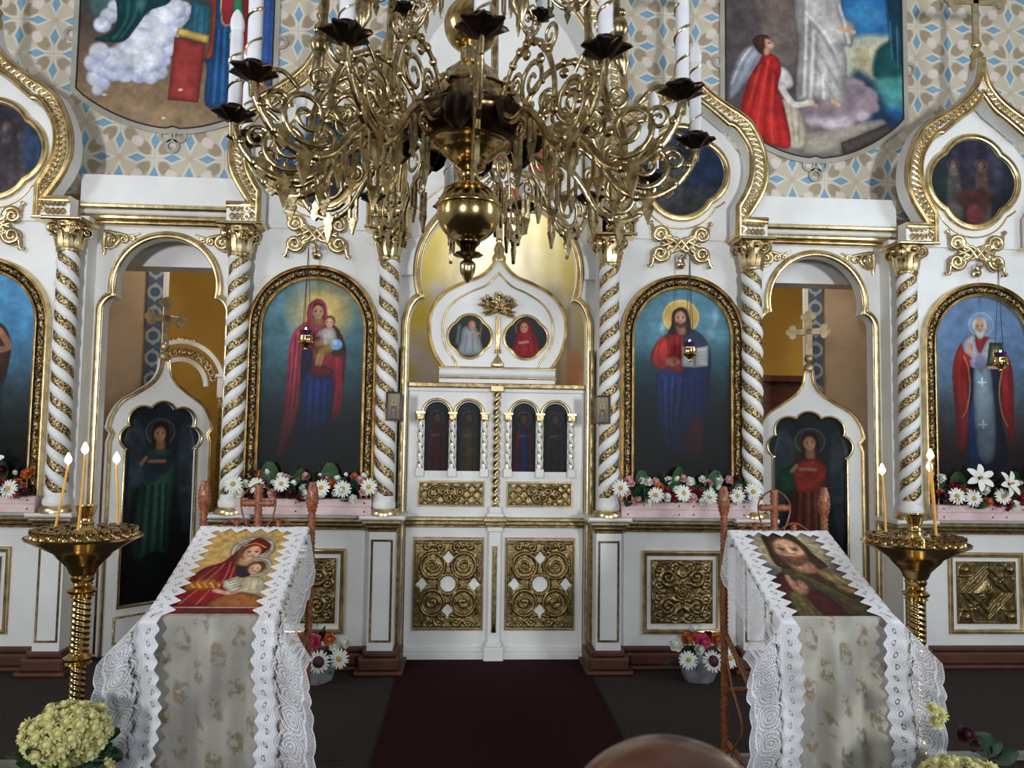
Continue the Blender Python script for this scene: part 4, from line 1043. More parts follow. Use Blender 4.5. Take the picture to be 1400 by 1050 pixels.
# ------------------------------------------------------------------ gables (ogee crests) over the icon bays
def half_outer(k=1.0, dz=0):
    a = catmull([(.461, 3.14), (.557, 3.30), (.594, 3.451), (.572, 3.631), (.490, 3.814), (.385, 3.905)], 6)
    b = catmull([(.385, 3.905), (.309, 3.95), (.20, 4.025), (.123, 4.095), (.062, 4.18), (.036, 4.26), (.026, 4.37)], 5)
    return a[:-1]+b
def half_inner():
    a = [(.351, 3.0), (.351, 3.215)]
    b = catmull([(.351, 3.215), (.425, 3.35), (.454, 3.492), (.434, 3.636), (.352, 3.765), (.300, 3.785)], 6)
    c = catmull([(.300, 3.785), (.164, 3.898), (.07, 3.97), (.0, 4.06)], 6)
    return a[:-1]+b[:-1]+c
def guilloche(mb, path, amp, wl, y, r=.0075):
    L = [0]
    for a, b in zip(path[:-1], path[1:]): L.append(L[-1]+math.hypot(b[0]-a[0], b[1]-a[1]))
    tot = L[-1]; n = max(2, round(tot/wl)); N = n*10
    def at(d):
        i = max(0, min(len(L)-2, next((k for k in range(len(L)-1) if L[k+1] >= d), len(L)-2)))
        f = (d-L[i])/max(1e-9, L[i+1]-L[i]); a, b = path[i], path[i+1]
        t = (b[0]-a[0], b[1]-a[1]); l = math.hypot(*t) or 1
        return (a[0]+t[0]*f, a[1]+t[1]*f), (-t[1]/l, t[0]/l)
    for ph in (0, PI):
        pts = []
        for k in range(N+1):
            p, nn = at(tot*k/N); o = amp*math.sin(2*PI*n*k/N+ph)
            pts.append((p[0]+nn[0]*o, y-.004*math.cos(2*PI*n*k/N*1+ph+1), p[1]+nn[1]*o))
        mb.tube(pts, r, 5, flat=((0, 1, 0), .8))
    for k in range(n):
        for h in (.25, .75):
            p, nn = at(tot*(k+h)/n); mb.ball((p[0], y, p[1]), .0075, 6, 4)
HO, HI = half_outer(), half_inner()
OUT = [(-x, z) for x, z in HO]+[(x, z) for x, z in reversed(HO)]          # left foot -> tip -> right foot
INN = [(-x, z) for x, z in HI]+[(x, z) for x, z in reversed(HI)][1:]
MIDL = catmull([(-.405, 3.03), (-.405, 3.17), (-.50, 3.34), (-.524, 3.47), (-.503, 3.634), (-.42, 3.79), (-.34, 3.865), (-.19, 3.965), (-.10, 4.04), (-.04, 4.13)], 6)
def cross_mesh(mb, cx, cz, y, arm, up, down, w, t=.02, mi=0):
    """latin cross with trefoil ends"""
    mb.box(cx-w, cx+w, y-t/2, y+t/2, cz-down, cz+up, mi, c=.004); mb.box(cx-arm, cx+arm, y-t/2, y+t/2, cz-w, cz+w, mi, c=.004)
    for dx, dz, tx, tz in ((-arm, 0, 0, 1), (arm, 0, 0, 1), (0, up, 1, 0)):
        for q in (-1, 0, 1):
            ox = dx+tx*q*w*1.15+(0 if q else (w*.9 if dx > 0 else -w*.9 if dx < 0 else 0)); oz = dz+tz*q*w*1.15+(0 if q or dx else w*.9)
            c0 = [(cx+ox+w*.95*math.cos(2*PI*i/14), cz+oz+w*.95*math.sin(2*PI*i/14)) for i in range(14)]
            mb.prism(c0, y-t/2+.001*q, y+t/2, mi=mi)
glabel = {-3.47: 'white ogee gable with gilded border and dim crowd medallion above the brown-robed saint icon', -1.275: 'white ogee gable with gilded border and blue-green medallion above the Mother and Child icon',
          1.285: 'white ogee gable with gilded border and dark blue medallion above the open-book icon', 3.46: 'white ogee gable with gilded border and two-figure medallion above the bishop icon'}
for gx, kind in ((-3.47, 1), (-1.275, 2), (1.285, 4), (3.46, 5)):
    r = empty('ogee_gable', (gx, 0, 0)); tag(r, glabel[gx], 'gable', 'ogee gables over the icon bays')
    body = [(-.351, 3.0), (-.585, 3.0), (-.585, 3.14), (-.461, 3.14)]+[(-x, z) for x, z in HO[1:]]+[(x, z) for x, z in reversed(HO[1:])]+[(.461, 3.14), (.585, 3.14), (.585, 3.0), (.351, 3.0)]+[p for p in reversed(INN[1:-1])]
    MB().prism(body, -.03, .075).build('gable_body', M['white'], r, 30)
    MB().prism([(-.46, 3.0), (-.46, 3.6), (-.30, 3.80), (0, 4.07), (.30, 3.80), (.46, 3.6), (.46, 3.0)], .10, .13).build('gable_field', M['white'], r, 30)
    MB().sweep([(-.585, 3.14)]+OUT+[(.585, 3.14)], ogee(.048, .03, -.048), y=-.03).build('outer_moulding', M['gold'], r, 50)
    MB().sweep(INN, ogee(.045, .03), y=-.03).build('inner_moulding', M['gold'], r, 50)
    g = MB()
    for sg in (-1, 1):
        guilloche(g, [(sg*-x, z) for x, z in MIDL], .024, .085, -.038)
        guilloche(g, [(sg*.43, 3.035), (sg*.56, 3.035)], .020, .06, -.038, .006); guilloche(g, [(sg*.43, 3.09), (sg*.56, 3.09)], .018, .06, -.038, .006)
    stuff(g.build('lattice_border', M['gold'], r, 60))
    for sg in (-1, 1):
        MB().box(sg*.34, sg*.60, -.045, .12, 2.985, 3.005, c=.006).build('foot_moulding', M['gold'], r, 30)
    q = quatre(.10, .222, 88, 0, 3.49)
    MB().sweep(q, ogee(.05, .03, -.008), y=.10, closed=True).build('medallion_frame', M['gold'], r, 50)
    medallion('medallion', q, art_medal(kind), (0, 330, 3.49*330, 330), M['oil'], r, y=.095)
    q2 = quatre(.10, .222, 88, 0, 3.49, 1.30)
    low = [p for p in q2 if p[1] < 3.30]
    low.sort(key=lambda p: p[0])
    MB().sweep(low, roll(.014, .01), y=.10).build('lower_bead', M['gold'], r, 60)
    t = MB().lathe([(.045, 4.30), (.05, 4.34), (.038, 4.38), (.05, 4.41), (.03, 4.44), (.018, 4.46)], 16)
    t.ball((0, 0, 4.49), .038, 14, 9); t.v = [(x, y*.8+.02, z) for x, y, z in t.v]
    t.build('finial', M['gold'], r, 60)
    cm = MB(); cross_mesh(cm, 0, 4.82, .02, .19, .22, .30, .024)
    cm.build('cross', M['oldgold'], r, 40)

# central crown gable over the royal doors
r = empty('central_gable', (0, 0, 0)); tag(r, 'tall white central gable with gilded lattice strips rising behind the chandelier', 'gable')
ho = [(.84, 3.0), (.84, 3.55)]+catmull([(.84, 3.55), (.88, 3.9), (.86, 4.25), (.74, 4.6), (.55, 4.85), (.3, 5.1), (.1, 5.35), (.03, 5.6)], 6)
hi = [(.655, 3.0), (.655, 3.6)]+catmull([(.655, 3.6), (.70, 3.9), (.68, 4.2), (.55, 4.5), (.38, 4.7), (.16, 4.92), (0, 5.15)], 6)
body = [(-x, z) for x, z in ho]+[(x, z) for x, z in reversed(ho)]+[(x, z) for x, z in hi][:-1]+[(-x, z) for x, z in reversed(hi)]
MB().prism(body, .02, .30).build('gable_body', M['white'], r, 30)
MB().sweep([(-x, z) for x, z in ho]+[(x, z) for x, z in reversed(ho)], ogee(.05, .03, -.05), y=.02).build('outer_moulding', M['gold'], r, 50)
MB().sweep([(-x, z) for x, z in hi]+[(x, z) for x, z in reversed(hi)][1:], ogee(.045, .03), y=.02).build('inner_moulding', M['gold'], r, 50)
g = MB()
for sg in (-1, 1):
    guilloche(g, catmull([(sg*.748, 3.02), (sg*.748, 3.55), (sg*.79, 3.9), (sg*.77, 4.22), (sg*.645, 4.55), (sg*.47, 4.78), (sg*.23, 5.0)], 6), .026, .09, .012)
stuff(g.build('lattice_border', M['gold'], r, 60))
for sg in (-1, 1):
    MB().box(sg*.63, sg*.87, -.03, .30, 2.99, 3.14, c=.01).build('foot_block', M['gold'], r, 30)

# gilded glory (rays on red) above the central arch
r = empty('glory_carving', (0, .26, 3.53)); tag(r, 'carved sunburst of gilded beaded rays on a red oval above the central arch', 'carving')
o = MB(); o.prism([(.38*math.cos(2*PI*i/32), .25*math.sin(2*PI*i/32)) for i in range(32)], 0, .04); o.build('red_oval', M['radred'], r)
for k in range(18):
    a = 2*PI*k/18; b = MB(); L = .40 if k % 2 else .52
    b.box(-.022, .022, -.03, 0, .10, L, c=.006)
    for j in range(8): b.ball((0, -.032, .13+j*(L-.16)/8), .009, 6, 4)
    b.xform(Matrix.Rotation(a, 4, 'Y')); b.build('ray', M['gold'], r)
dv = MB().ball((0, -.05, 0), (.08, .03, .05)); dv.ball((-.09, -.05, .02), (.09, .015, .03)); dv.ball((.09, -.05, .02), (.09, .015, .03)); dv.build('centre_boss', M['gold'], r)

# painted murals on the stencilled wall
def mural_path(w, zc, zcorner, ztop, n=14):
    """half-round lower edge with a cusp in the middle"""
    L = [(-w, ztop), (-w, zcorner)]
    for i in range(1, n+1):
        t = i/n
        L.append((-w+w*(t**1.0)*1.0, zcorner+(zc-.045-zcorner)*math.sin(PI/2*t)**.8))
    L[-1] = (0, zc-.028)
    return L+[(-x, z) for x, z in reversed(L[:-1])]
for nm, cx, zc, zco, art, uv, lb in (('left', -2.42, 3.86, 4.09, art_clouds, None, 'wall painting of a green-robed angel on white clouds beside a red altar'), ('right', 2.44, 3.81, 4.10, art_kneel, None, 'wall painting of a white-robed figure on a cloud with an angel in red')):
    r = empty('wall_painting', (cx, .44, 0)); tag(r, lb, 'mural', 'arched wall paintings above the side doors')
    w = .70
    def ztop(x): return 5.3
    P = mural_path(w, zc, zco, 5.3)
    Q = list(reversed(P))
    # columns from lower edge up
    nx, nz = 170, 180
    xs = np.linspace(-w, w, nx+1); pl = np.array(P[1:-1]); zb = np.interp(xs, pl[:, 0], pl[:, 1]); t = np.linspace(0, 1, nz+1)[:, None]**1.15
    Xg = np.tile(xs, (nz+1, 1)); Zg = zb[None, :]+t*(5.3-zb[None, :])
    if nm == 'left':   # crop (100,0) scale 5: u=(px-100)*5
        uu = 665+Xg*935; vv = 838-(Zg-3.86)*905
    else:              # crop (950,0) scale 3
        uu = 487+Xg*512; vv = 622-(Zg-3.81)*545
    p = Painter(uu.ravel(), vv.ravel(), (60, 60, 60)); art(p)
    sheet('painting', Xg, np.full_like(Xg, -.004), Zg, p.finish(), M['mural'], r)
    MB().sweep(Q, [(.012, 0), (.012, -.008), (0, -.008), (0, 0)]).build('dark_line', M['black'], r)
    MB().sweep(Q, [(.05, 0), (.05, -.005), (.010, -.005), (.010, 0)]).build('grey_border', mat('mural_border_'+nm, srgb(170, 164, 154)), r)
    for dx, dz in ((-.05, -.105), (.05, -.105), (0, -.185), (-w-.06, .62), (w+.06, .62)):
        cz = zc+dz if abs(dx) < .5 else 4.5
        ringp = [(dx+.042*math.cos(-2*PI*i/24), cz+.042*math.sin(-2*PI*i/24)) for i in range(24)]
        MB().sweep(ringp, [(.012, 0), (.012, -.006), (-.012, -.006), (-.012, 0)], closed=True).build('painted_ring', bpy.data.materials['mural_border_'+nm], r)
# ------------------------------------------------------------------ arched icons
UV1 = (353, 758, 2132, 802)
icons = [(-3.485, art_forerunner, (340, 760, 12+2.644*802, 802), 'arched icon of a brown-robed saint against a bright blue sky'),
         (-1.283, art_mother, UV1, 'arched icon of the Mother in rose mantle holding the Child'),
         (1.30, art_saviour, (330, 735, 28+2.644*790, 790), 'arched icon of a long-haired figure in red and blue with an open book'),
         (3.50, art_nicholas, (295, 720, 34+2.644*770, 770), 'arched icon of a white-bearded bishop in a red cope')]
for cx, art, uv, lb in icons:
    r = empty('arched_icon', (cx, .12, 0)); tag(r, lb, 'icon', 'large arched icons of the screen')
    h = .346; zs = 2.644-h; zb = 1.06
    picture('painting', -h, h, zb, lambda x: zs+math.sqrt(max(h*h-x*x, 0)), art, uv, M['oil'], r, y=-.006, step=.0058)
    p = arch_path(h, zb, zs, 40)
    MB().sweep(p, ogee(.028, .045, -.004), 0).build('inner_moulding', M['gold'], r, 50)
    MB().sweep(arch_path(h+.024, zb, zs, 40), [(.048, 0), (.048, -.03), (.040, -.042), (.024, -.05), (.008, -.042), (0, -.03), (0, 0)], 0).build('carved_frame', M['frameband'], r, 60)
    MB().sweep(arch_path(h+.070, zb, zs, 40), ogee(.032, .06), 0).build('outer_moulding', M['gold'], r, 50)

# ------------------------------------------------------------------ carved relief panels
def strokes_height(strokes, Xg, Zg):
    H = np.zeros_like(Xg)
    for pts, wd, ht in strokes:
        p = np.array(pts); d2 = np.full(Xg.shape, 1e9)
        for a, b in zip(p[:-1], p[1:]):
            e = b-a; L = (e**2).sum()+1e-12
            t = np.clip(((Xg-a[0])*e[0]+(Zg-a[1])*e[1])/L, 0, 1)
            d2 = np.minimum(d2, (Xg-a[0]-t*e[0])**2+(Zg-a[1]-t*e[1])**2)
        H = np.maximum(H, ht*np.sqrt(np.clip(1-d2/wd**2, 0, 1)))
    return H
def relief(name, w, h, strokes, extra, m, parent, loc, holes=None, nx=84, base=.006):
    nz = int(nx*h/w); xs = np.linspace(-w/2, w/2, nx+1); zs = np.linspace(-h/2, h/2, nz+1)
    Xg, Zg = np.meshgrid(xs, zs)
    H = strokes_height(strokes, Xg, Zg)
    if extra is not None: H = np.maximum(H, extra(Xg, Zg))
    rs = np.random.RandomState(3); H += base+.0012*rs.rand(*H.shape)
    edge = (np.abs(Xg) > w/2-.001) | (np.abs(Zg) > h/2-.001); H[edge] = 0
    mi = np.zeros(Xg.shape, int)
    if holes is not None:
        hm = holes(Xg, Zg); H[hm] = .0005; mi[hm] = 1
    mb = MB(); C_ = nx+1
    vs = [(x, -y, z) for x, y, z in zip(Xg.ravel(), H.ravel(), Zg.ravel())]
    fs = [(i*C_+j, i*C_+j+1, (i+1)*C_+j+1, (i+1)*C_+j) for i in range(nz) for j in range(nx)]
    mb.add(vs, fs)
    mb.m = [int(mi[i, j] & mi[i+1, j] & mi[i, j+1] & mi[i+1, j+1]) for i in range(nz) for j in range(nx)]
    return mb.build(name, [m, M['white']], parent, 60, loc)
def mirror4(st):
    out = []
    for pts, wd, ht in st:
        for sx in (-1, 1):
            for sz in (-1, 1): out.append(([(sx*x, sz*z) for x, z in pts], wd, ht))
    return out
scroll = mirror4([(spiral((.10, .10), .062, .008, PI*1.2, 1.7), .014, .020), (spiral((.165, .045), .038, .006, 0, 1.4), .011, .016), (spiral((.055, .175), .036, .006, PI/2, -1.4), .011, .016), ([(.02, .06), (.06, .05), (.10, .035)], .012, .016), ([(.0, .19), (.04, .21), (.12, .20), (.19, .19)], .010, .014),
                  ([(.19, .20), (.20, .12), (.19, .0)], .010, .014), (spiral((.165, .165), .034, .006, PI, 1.3), .010, .016), ([(.0, .10), (.03, .12), (.05, .14)], .012, .018), ([(.13, 0), (.16, .01), (.19, .0)], .010, .014)])
_r = random.Random(4)
scroll += mirror4([(spiral((_r.uniform(.02, .19), _r.uniform(.02, .19)), .022, .004, _r.uniform(0, 6), 1.2*_r.choice((-1, 1)), 12), .007, .011) for _ in range(12)])
rose = [([(r*math.cos(2*PI*i/20), r*math.sin(2*PI*i/20)) for i in range(21)], .010, ht) for r, ht in ((.045, .024), (.024, .022), (.006, .026))]
for s in (-1, 1):
    for cx, st in ((1.30, 'scroll'), (3.50, 'diamond')):
        r = empty('carved_panel', (s*cx, .12, .515)); hw = .215
        what = {(-1, 1.30): 'square gilded scrollwork panel in a gold frame below the Mother and Child icon', (1, 1.30): 'square gilded scrollwork panel in a gold frame below the open-book icon', (-1, 3.50): 'square gilded panel with corner bosses below the brown-robed saint icon', (1, 3.50): 'square gilded panel with corner bosses below the bishop icon'}[(s, cx)]
        tag(r, what, 'carving', 'square carved panels of the pedestal')
        if st == 'scroll':
            relief('relief', .435, .435, scroll+rose, None, M['relief'], r, (0, -.008, .005))
        else:
            bosses = lambda X_, Z_: np.maximum(.04*np.sqrt(np.clip(1-((np.abs(X_)-.165)**2+(np.abs(Z_)-.165)**2)/.035**2, 0, 1)),
                                               .03*np.clip(1-(np.abs(X_)+np.abs(Z_))/.10, 0, 1)*(1+.35*np.cos(14*np.arctan2(Z_, X_))))
            dm = mirror4([([(.0, .14), (.05, .075), (.14, .0)], .010, .018), ([(.0, .185), (.07, .12), (.12, .07), (.185, .0)], .008, .014), ([(.12, .205), (.12, .12), (.205, .12)], .008, .014), (spiral((.09, .09), .03, .006, 0, 1.3), .008, .012), ([(0, .2), (.1, .2)], .008, .014), ([(.2, 0), (.2, .1)], .008, .014)])
            relief('relief', .435, .435, dm, bosses, M['relief'], r, (0, -.008, .005))
        MB().box(-.2175, .2175, -.012, 0, -.2125, .2225).build('backing', M['relief'], r)
        q = [(-.245, -.25), (-.245, .25), (.245, .25), (.245, -.25)]
        MB().sweep(q, ogee(.036, .022), closed=True).build('panel_frame', M['gold'], r, 40)

# ------------------------------------------------------------------ gilded scroll ornaments
def flat_tubes(curves, m, name, parent, rs=.012, depth=.9, y=-.01):
    mb = MB()
    for pts, r0, r1 in curves:
        n = len(pts)
        mb.tube([(x, y, z) for x, z in pts], [1.3*(r0+(r1-r0)*i/(n-1)) for i in range(n)], 7, flat=((0, 1, 0), depth))
    return mb.build(name, m, parent, 60)
xcurves = []
for sx in (-1, 1):
    for sz in (-1, 1):
        f = lambda pts: [(sx*x, sz*z) for x, z in pts]
        xcurves += [(f(spiral((.150, .068), .058, .012, PI, -1.6)), .016, .010), (f([(.0, -.035), (.05, .03), (.10, .055), (.11, .10), (.155, .124)]), .013, .011), (f([(.20, .10), (.205, .135), (.215, .155)]), .011, .006), (f([(.02, .0), (.06, -.03), (.10, -.045)]), .012, .010), (f(spiral((.085, .035), .034, .006, 0, 1.3)), .012, .008), (f([(.06, -.02), (.10, .0), (.135, .012)]), .012, .009), (f([(.0, .02), (.03, .045), (.07, .05)]), .011, .009)]
        xcurves += [(f([(.211, .148), (.217, .157), (.222, .163)]), .015, .013)]
for cx, lb in ((-3.47, 'brown-robed saint'), (-1.275, 'Mother and Child'), (1.285, 'open-book'), (3.47, 'bishop')):
    o = flat_tubes(xcurves, M['gold'], 'scroll_ornament', None); o.location = (cx, .096, 2.96)
    tag(o, 'gilded cross-shaped scroll ornament above the %s icon' % lb, 'ornament', 'gilded scroll ornaments above the icons')
    o2 = MB().lathe([(.006, 0), (.03, .004), (.034, .012), (.02, .018), (.012, .03), (.004, .034)], 16)
    o2.xform(Matrix.Rotation(PI/2, 4, 'X')); b = o2.build('rosette', M['gold'], o, 60, loc=(.0, -.0, -.145))
def corner_curves(sx):
    f = lambda pts: [(sx*x, z) for x, z in pts]
    return [(f(spiral((.055, -.01), .052, .008, PI/2, -1.5)), .014, .008), (f([(.055, .042), (.11, .035), (.16, .02), (.20, .028), (.245, .045)]), .013, .005), (f(spiral((.135, .0), .030, .006, PI/2, -1.4)), .010, .006), (f(spiral((.190, .008), .020, .005, PI/2, -1.3)), .008, .005), (f([(.0, .04), (-.005, -.03), (.005, -.09), (.0, -.115)]), .013, .008), (f([(.0, .045), (.03, .05), (.055, .042)]), .012, .012), (f([(.005, -.06), (.04, -.07), (.09, -.05)]), .011, .006)]
for s in (-1, 1):
    c = s*2.345
    for sx, wh in ((1, 'left'), (-1, 'right')):
        o = flat_tubes(corner_curves(sx), M['gold'], 'leafy_spandrel', None); o.location = (c-sx*.435, .25, 2.925)
        side = 'inner' if (sx > 0) == (s > 0) else 'outer'
        tag(o, 'gilded leafy spandrel %s the central doors on the %s angel door arch' % ('nearer' if (sx*s > 0) else 'farther from', 'green-robed' if s < 0 else 'red-tunic'), 'ornament', 'leafy spandrels of the side-door arches')

# ------------------------------------------------------------------ royal doors
def twist_rod(mb, x, y, z0, z1, r, pitch, starts=2, s=1, nt=14, amp=.25, mi=0, lo=None):
    n = int((z1-z0)/pitch*10)
    vs = []
    for i in range(n+1):
        z = z0+(z1-z0)*i/n
        for q in range(nt):
            th = 2*PI*q/nt; f = math.sin(starts*s*th+2*PI*z/pitch)
            rr = r*(1+amp*(abs(f)**.5*(1 if f > 0 else -1)))
            vs.append((x+rr*math.cos(th), y+rr*math.sin(th), z))
    fs = [(i*nt+q, i*nt+(q+1) % nt, (i+1)*nt+(q+1) % nt, (i+1)*nt+q) for i in range(n) for q in range(nt)]
    b = len(mb.f); mb.add(vs, fs, mi)
    if lo is not None:
        for i in range(n):
            for q in range(nt):
                f = math.sin(starts*s*2*PI*(q+.5)/nt+2*PI*(z0+(z1-z0)*(i+.5)/n)/pitch)
                if f < -.55: mb.m[b+i*nt+q] = lo
    return mb
saints = {(-1, 0): ((96, 26, 26), (110, 34, 32)), (-1, 1): ((110, 84, 40), (84, 78, 70)), (1, 0): ((36, 46, 120), (124, 34, 30)), (1, 1): ((60, 50, 44), (70, 66, 64))}
for s in (-1, 1):
    r = empty('royal_door', (0, .335, 0)); tag(r, 'white and gold central door leaf with %s' % ('red-robed and yellow-robed saints' if s < 0 else 'a blue-robed saint in a red mantle'), 'door', 'leaves of the central double doors')
    X0, X1 = .012, .635
    niches = [(s*.205, .082), (s*.435, .082)] if False else [(s*.200, .088), (s*.430, .088)]
    holes = []
    for nx_, hw in niches:
        ap = arch_path(hw, 1.325, 1.735, 18, nx_); holes.append(ap)
    loop = [(min(s*X0, s*X1), .0), (max(s*X0, s*X1), 0), (max(s*X0, s*X1), 1.905), (min(s*X0, s*X1), 1.905)]
    MB().prism(loop, 0, .045, holes).build('door_panel', M['white'], r, 30)
    for k, (nx_, hw) in enumerate(niches):
        rb, mt = saints[(s, k if s > 0 else 1-k)]
        picture('saint_painting', nx_-hw-.004, nx_+hw+.004, 1.31, lambda x: 1.735+math.sqrt(max((hw+.004)**2-(x-nx_)**2, 0)), art_saint(rb, mt), (-nx_*400, 400, 1.83*400, 400), M['oil'], r, y=.03, step=.008)
        MB().sweep([(nx_+(hw+.004)*math.cos(PI-PI*i/18), 1.735+(hw+.004)*math.sin(PI*i/18)) for i in range(19)], roll(.024, .018), y=0).build('niche_arch', M['gold'], r, 60)
    for xx in (s*.085, s*.315, s*.545):
        cm = MB(); twist_rod(cm, xx, -.012, 1.345, 1.69, .021, .075, 2, 1, 12, .16, 0, 1)
        o = cm.build('colonnette', [M['white'], M['gold']], r, 60)
        MB().box(xx-.028, xx+.028, -.042, 0, 1.69, 1.74, c=.006).build('cap', M['goldcarve'], o, 30)
        MB().box(xx-.033, xx+.033, -.046, 0, 1.735, 1.747).build('cap_plate', M['gold'], o, 30)
        MB().box(xx-.030, xx+.030, -.042, 0, 1.285, 1.345, c=.004).build('block', M['white'], o, 30)
    # lattice panel
    lat = [([(x0, -.075), (x0+.15, .075)], .006, .010) for x0 in np.arange(-.30, .25, .075)]+[([(x0+.15, -.075), (x0, .075)], .006, .010) for x0 in np.arange(-.30, .25, .075)]
    lat += [(spiral((a, b_), .035, .006, ph, 1.5), .010, .020) for a, b_, ph in ((-.06, .02, 0), (.06, .02, PI), (-.02, -.03, 1), (.03, -.02, 2), (.0, .03, 3), (.13*s, .0, 2), (.11*s, .02, 1))]
    relief('lattice_panel', .45, .158, lat, None, M['relief'], r, (s*.318, -.004, 1.162), nx=110, base=.004)
    MB().sweep([(s*.318-.228, 1.080), (s*.318-.228, 1.244), (s*.318+.228, 1.244), (s*.318+.228, 1.080)], roll(.012, .012), closed=True).build('lattice_frame', M['gold'], r, 40)
    # lower panel
    fl4 = mirror4([([(.11+.085*math.cos(2*PI*i/24), .13+.085*math.sin(2*PI*i/24)*1.05) for i in range(25)], .012, .022), (spiral((.11, .13), .05, .01, PI, 1.4), .010, .012), (spiral((.06, .26), .035, .006, 0, 1.4), .010, .014), (spiral((.15, .265), .030, .006, PI, -1.4), .010, .014), ([(.0, .21), (.05, .225), (.1, .22)], .009, .014), ([(.2, .0), (.215, .1), (.205, .2)], .008, .012), ([(.0, .29), (.1, .295), (.22, .29)], .008, .010)])
    fl4.append(([(.070*math.cos(2*PI*i/24), .070*math.sin(2*PI*i/24)) for i in range(25)], .012, .020))
    hol = lambda X_, Z_: (X_**2+Z_**2 < .056**2) | (np.abs(X_)/.045+np.abs(np.abs(Z_)-.185)/.05 < 1) | (np.abs(np.abs(X_)-.185)/.045+np.abs(Z_)/.05 < 1)
    relief('carved_lower_panel', .475, .62, fl4, None, M['relief'], r, (s*.328, -.006, .526), hol, nx=100)
    MB().sweep([(s*.328-.24, .212), (s*.328-.24, .842), (s*.328+.24, .842), (s*.328+.24, .212)], roll(.014, .014), closed=True).build('lower_frame', M['gold'], r, 40)
    for z0, z1, pr, mm in ((.925, .945, .02, 'relief'), (.945, .975, .04, 'relief'), (.975, 1.0, .055, 'oldgold'), (1.895, 1.925, .02, 'white'), (1.925, 1.96, .045, 'relief'), (0.0, .055, .05, 'white'), (.055, .085, .03, 'white')):
        MB().box(s*.004, s*(X1+.005), -pr, .02, z0, z1, c=.006).build('door_moulding', M[mm], r, 30)
r = empty('door_astragal', (0, .30, 0)); tag(r, 'white centre post with a gilded twisted rod between the two door leaves', 'door post')
cm = MB(); twist_rod(cm, 0, 0, 1.075, 1.90, .022, .062, 2, -1, 14, .28); cm.build('twisted_rod', M['gold'], r, 60)
MB().box(-.045, .045, -.02, .03, .085, .93, c=.006).build('post', M['white'], r, 30)
MB().prism([(-.017, .20), (-.017, .80), (.017, .80), (.017, .20)], -.026, -.018).build('gilded_inset', M['relief'], r, 30)
MB().prism([(-.016, .80), (.016, .80), (0, .71)], -.034, -.024).build('inset_point', M['gold'], r, 30)
MB().prism([(-.016, .20), (0, .27), (.016, .20)], -.034, -.024).build('inset_point', M['bronze'], r, 30)
for z0, z1, hw, pr, mm in ((.90, .935, .055, .03, 'white'), (.945, .975, .075, .05, 'relief'), (.975, 1.005, .085, .065, 'oldgold'), (1.005, 1.03, .06, .03, 'white'), (1.03, 1.075, .045, .03, 'white'), (1.895, 1.945, .05, .04, 'gold'), (0, .10, .07, .06, 'white'), (.10, .13, .055, .04, 'white')):
    MB().box(-hw, hw, -pr, .02, z0, z1, c=.006).build('post_moulding', M[mm], r, 30)
# crest
r = empty('door_crest', (0, .335, 0)); tag(r, 'white ogee crest with two lobed medallions, gilded sheaf and cross on the central doors', 'crest')
co = catmull([(.40, 2.065), (.475, 2.19), (.51, 2.35), (.488, 2.50), (.40, 2.62), (.26, 2.70), (.13, 2.755), (.055, 2.83), (.02, 2.90)], 6)
OUTC = [(-x, z) for x, z in co]+[(x, z) for x, z in reversed(co)]
qa = [quatre(.048, .105, 60, sx*.205, 2.30) for sx in (-1, 1)]
MB().prism(OUTC, -.01, .04).build('crest_body', M['white'], r, 30)
MB().sweep(OUTC, ogee(.028, .03, -.024), y=-.01).build('crest_moulding', M['gold'], r, 50)
ci = catmull([(.295, 2.07), (.30, 2.12), (.37, 2.22), (.395, 2.35), (.375, 2.46), (.31, 2.55), (.20, 2.62), (.09, 2.67), (.0, 2.76)], 6)
MB().sweep([(-x, z) for x, z in ci]+[(x, z) for x, z in reversed(ci)][1:], roll(.016, .012), y=-.01).build('inner_bead', M['gold'], r, 60)
for sx, q in zip((-1, 1), qa):
    medallion('medallion', q, art_annunciation(sx < 0), (-sx*.205*400, 400, 2.30*400, 400), M['oil'], r, y=-.014, rings=26)
    MB().sweep(q, ogee(.022, .018, -.004), y=-.01, closed=True).build('medallion_frame', M['gold'], r, 50)
bq = MB(); rnd = random.Random(2)
for k in range(150):
    a = rnd.uniform(-2.0, 2.0); d = rnd.uniform(.02, .15)*(1 if abs(a) < 1.3 else .75)
    x, z = d*math.sin(a), 2.48+d*math.cos(a)*.85; t = Vector((math.sin(a), -.5, math.cos(a))).normalized()
    st = len(bq.v); bq.ball((0, 0, 0), (.013, .008, .026), 6, 5); bq.xform(Matrix.Translation((x, -.035-rnd.random()*.02, z)) @ t.to_track_quat('Z', 'Y').to_matrix().to_4x4(), st)
stuff(bq.build('gilded_sheaf', M['goldcarve'], r, 60))
st_ = MB()
for x in (-.016, -.006, .005, .015): st_.tube([(x*.6, -.025, 2.45), (x*.9, -.028, 2.33), (x*.5, -.024, 2.24), (x*1.5, -.02, 2.18)], .006, 6)
stuff(st_.build('sheaf_stem', M['gold'], r, 60))
bud = MB(); bud.lathe([(.004, 2.06), (.045, 2.075), (.05, 2.10), (.03, 2.13), (.008, 2.165), (.002, 2.18)], 14); bud.v = [(x, y*.4-.012, z) for x, y, z in bud.v]; bud.build('gilded_bud', M['gold'], r, 60)
MB().tube([(-.42, -.015, 2.035), (.42, -.015, 2.035)], .033, 14).build('crest_rail', M['white'], r, 50)
for z, rr in ((2.07, .010), (2.0, .010)): MB().tube([(-.425, -.02, z), (.425, -.02, z)], rr, 8).build('rail_bead', M['gold'], r, 50)
MB().box(-.42, .42, -.02, .04, 1.955, 2.005).build('crest_base', M['white'], r, 30)
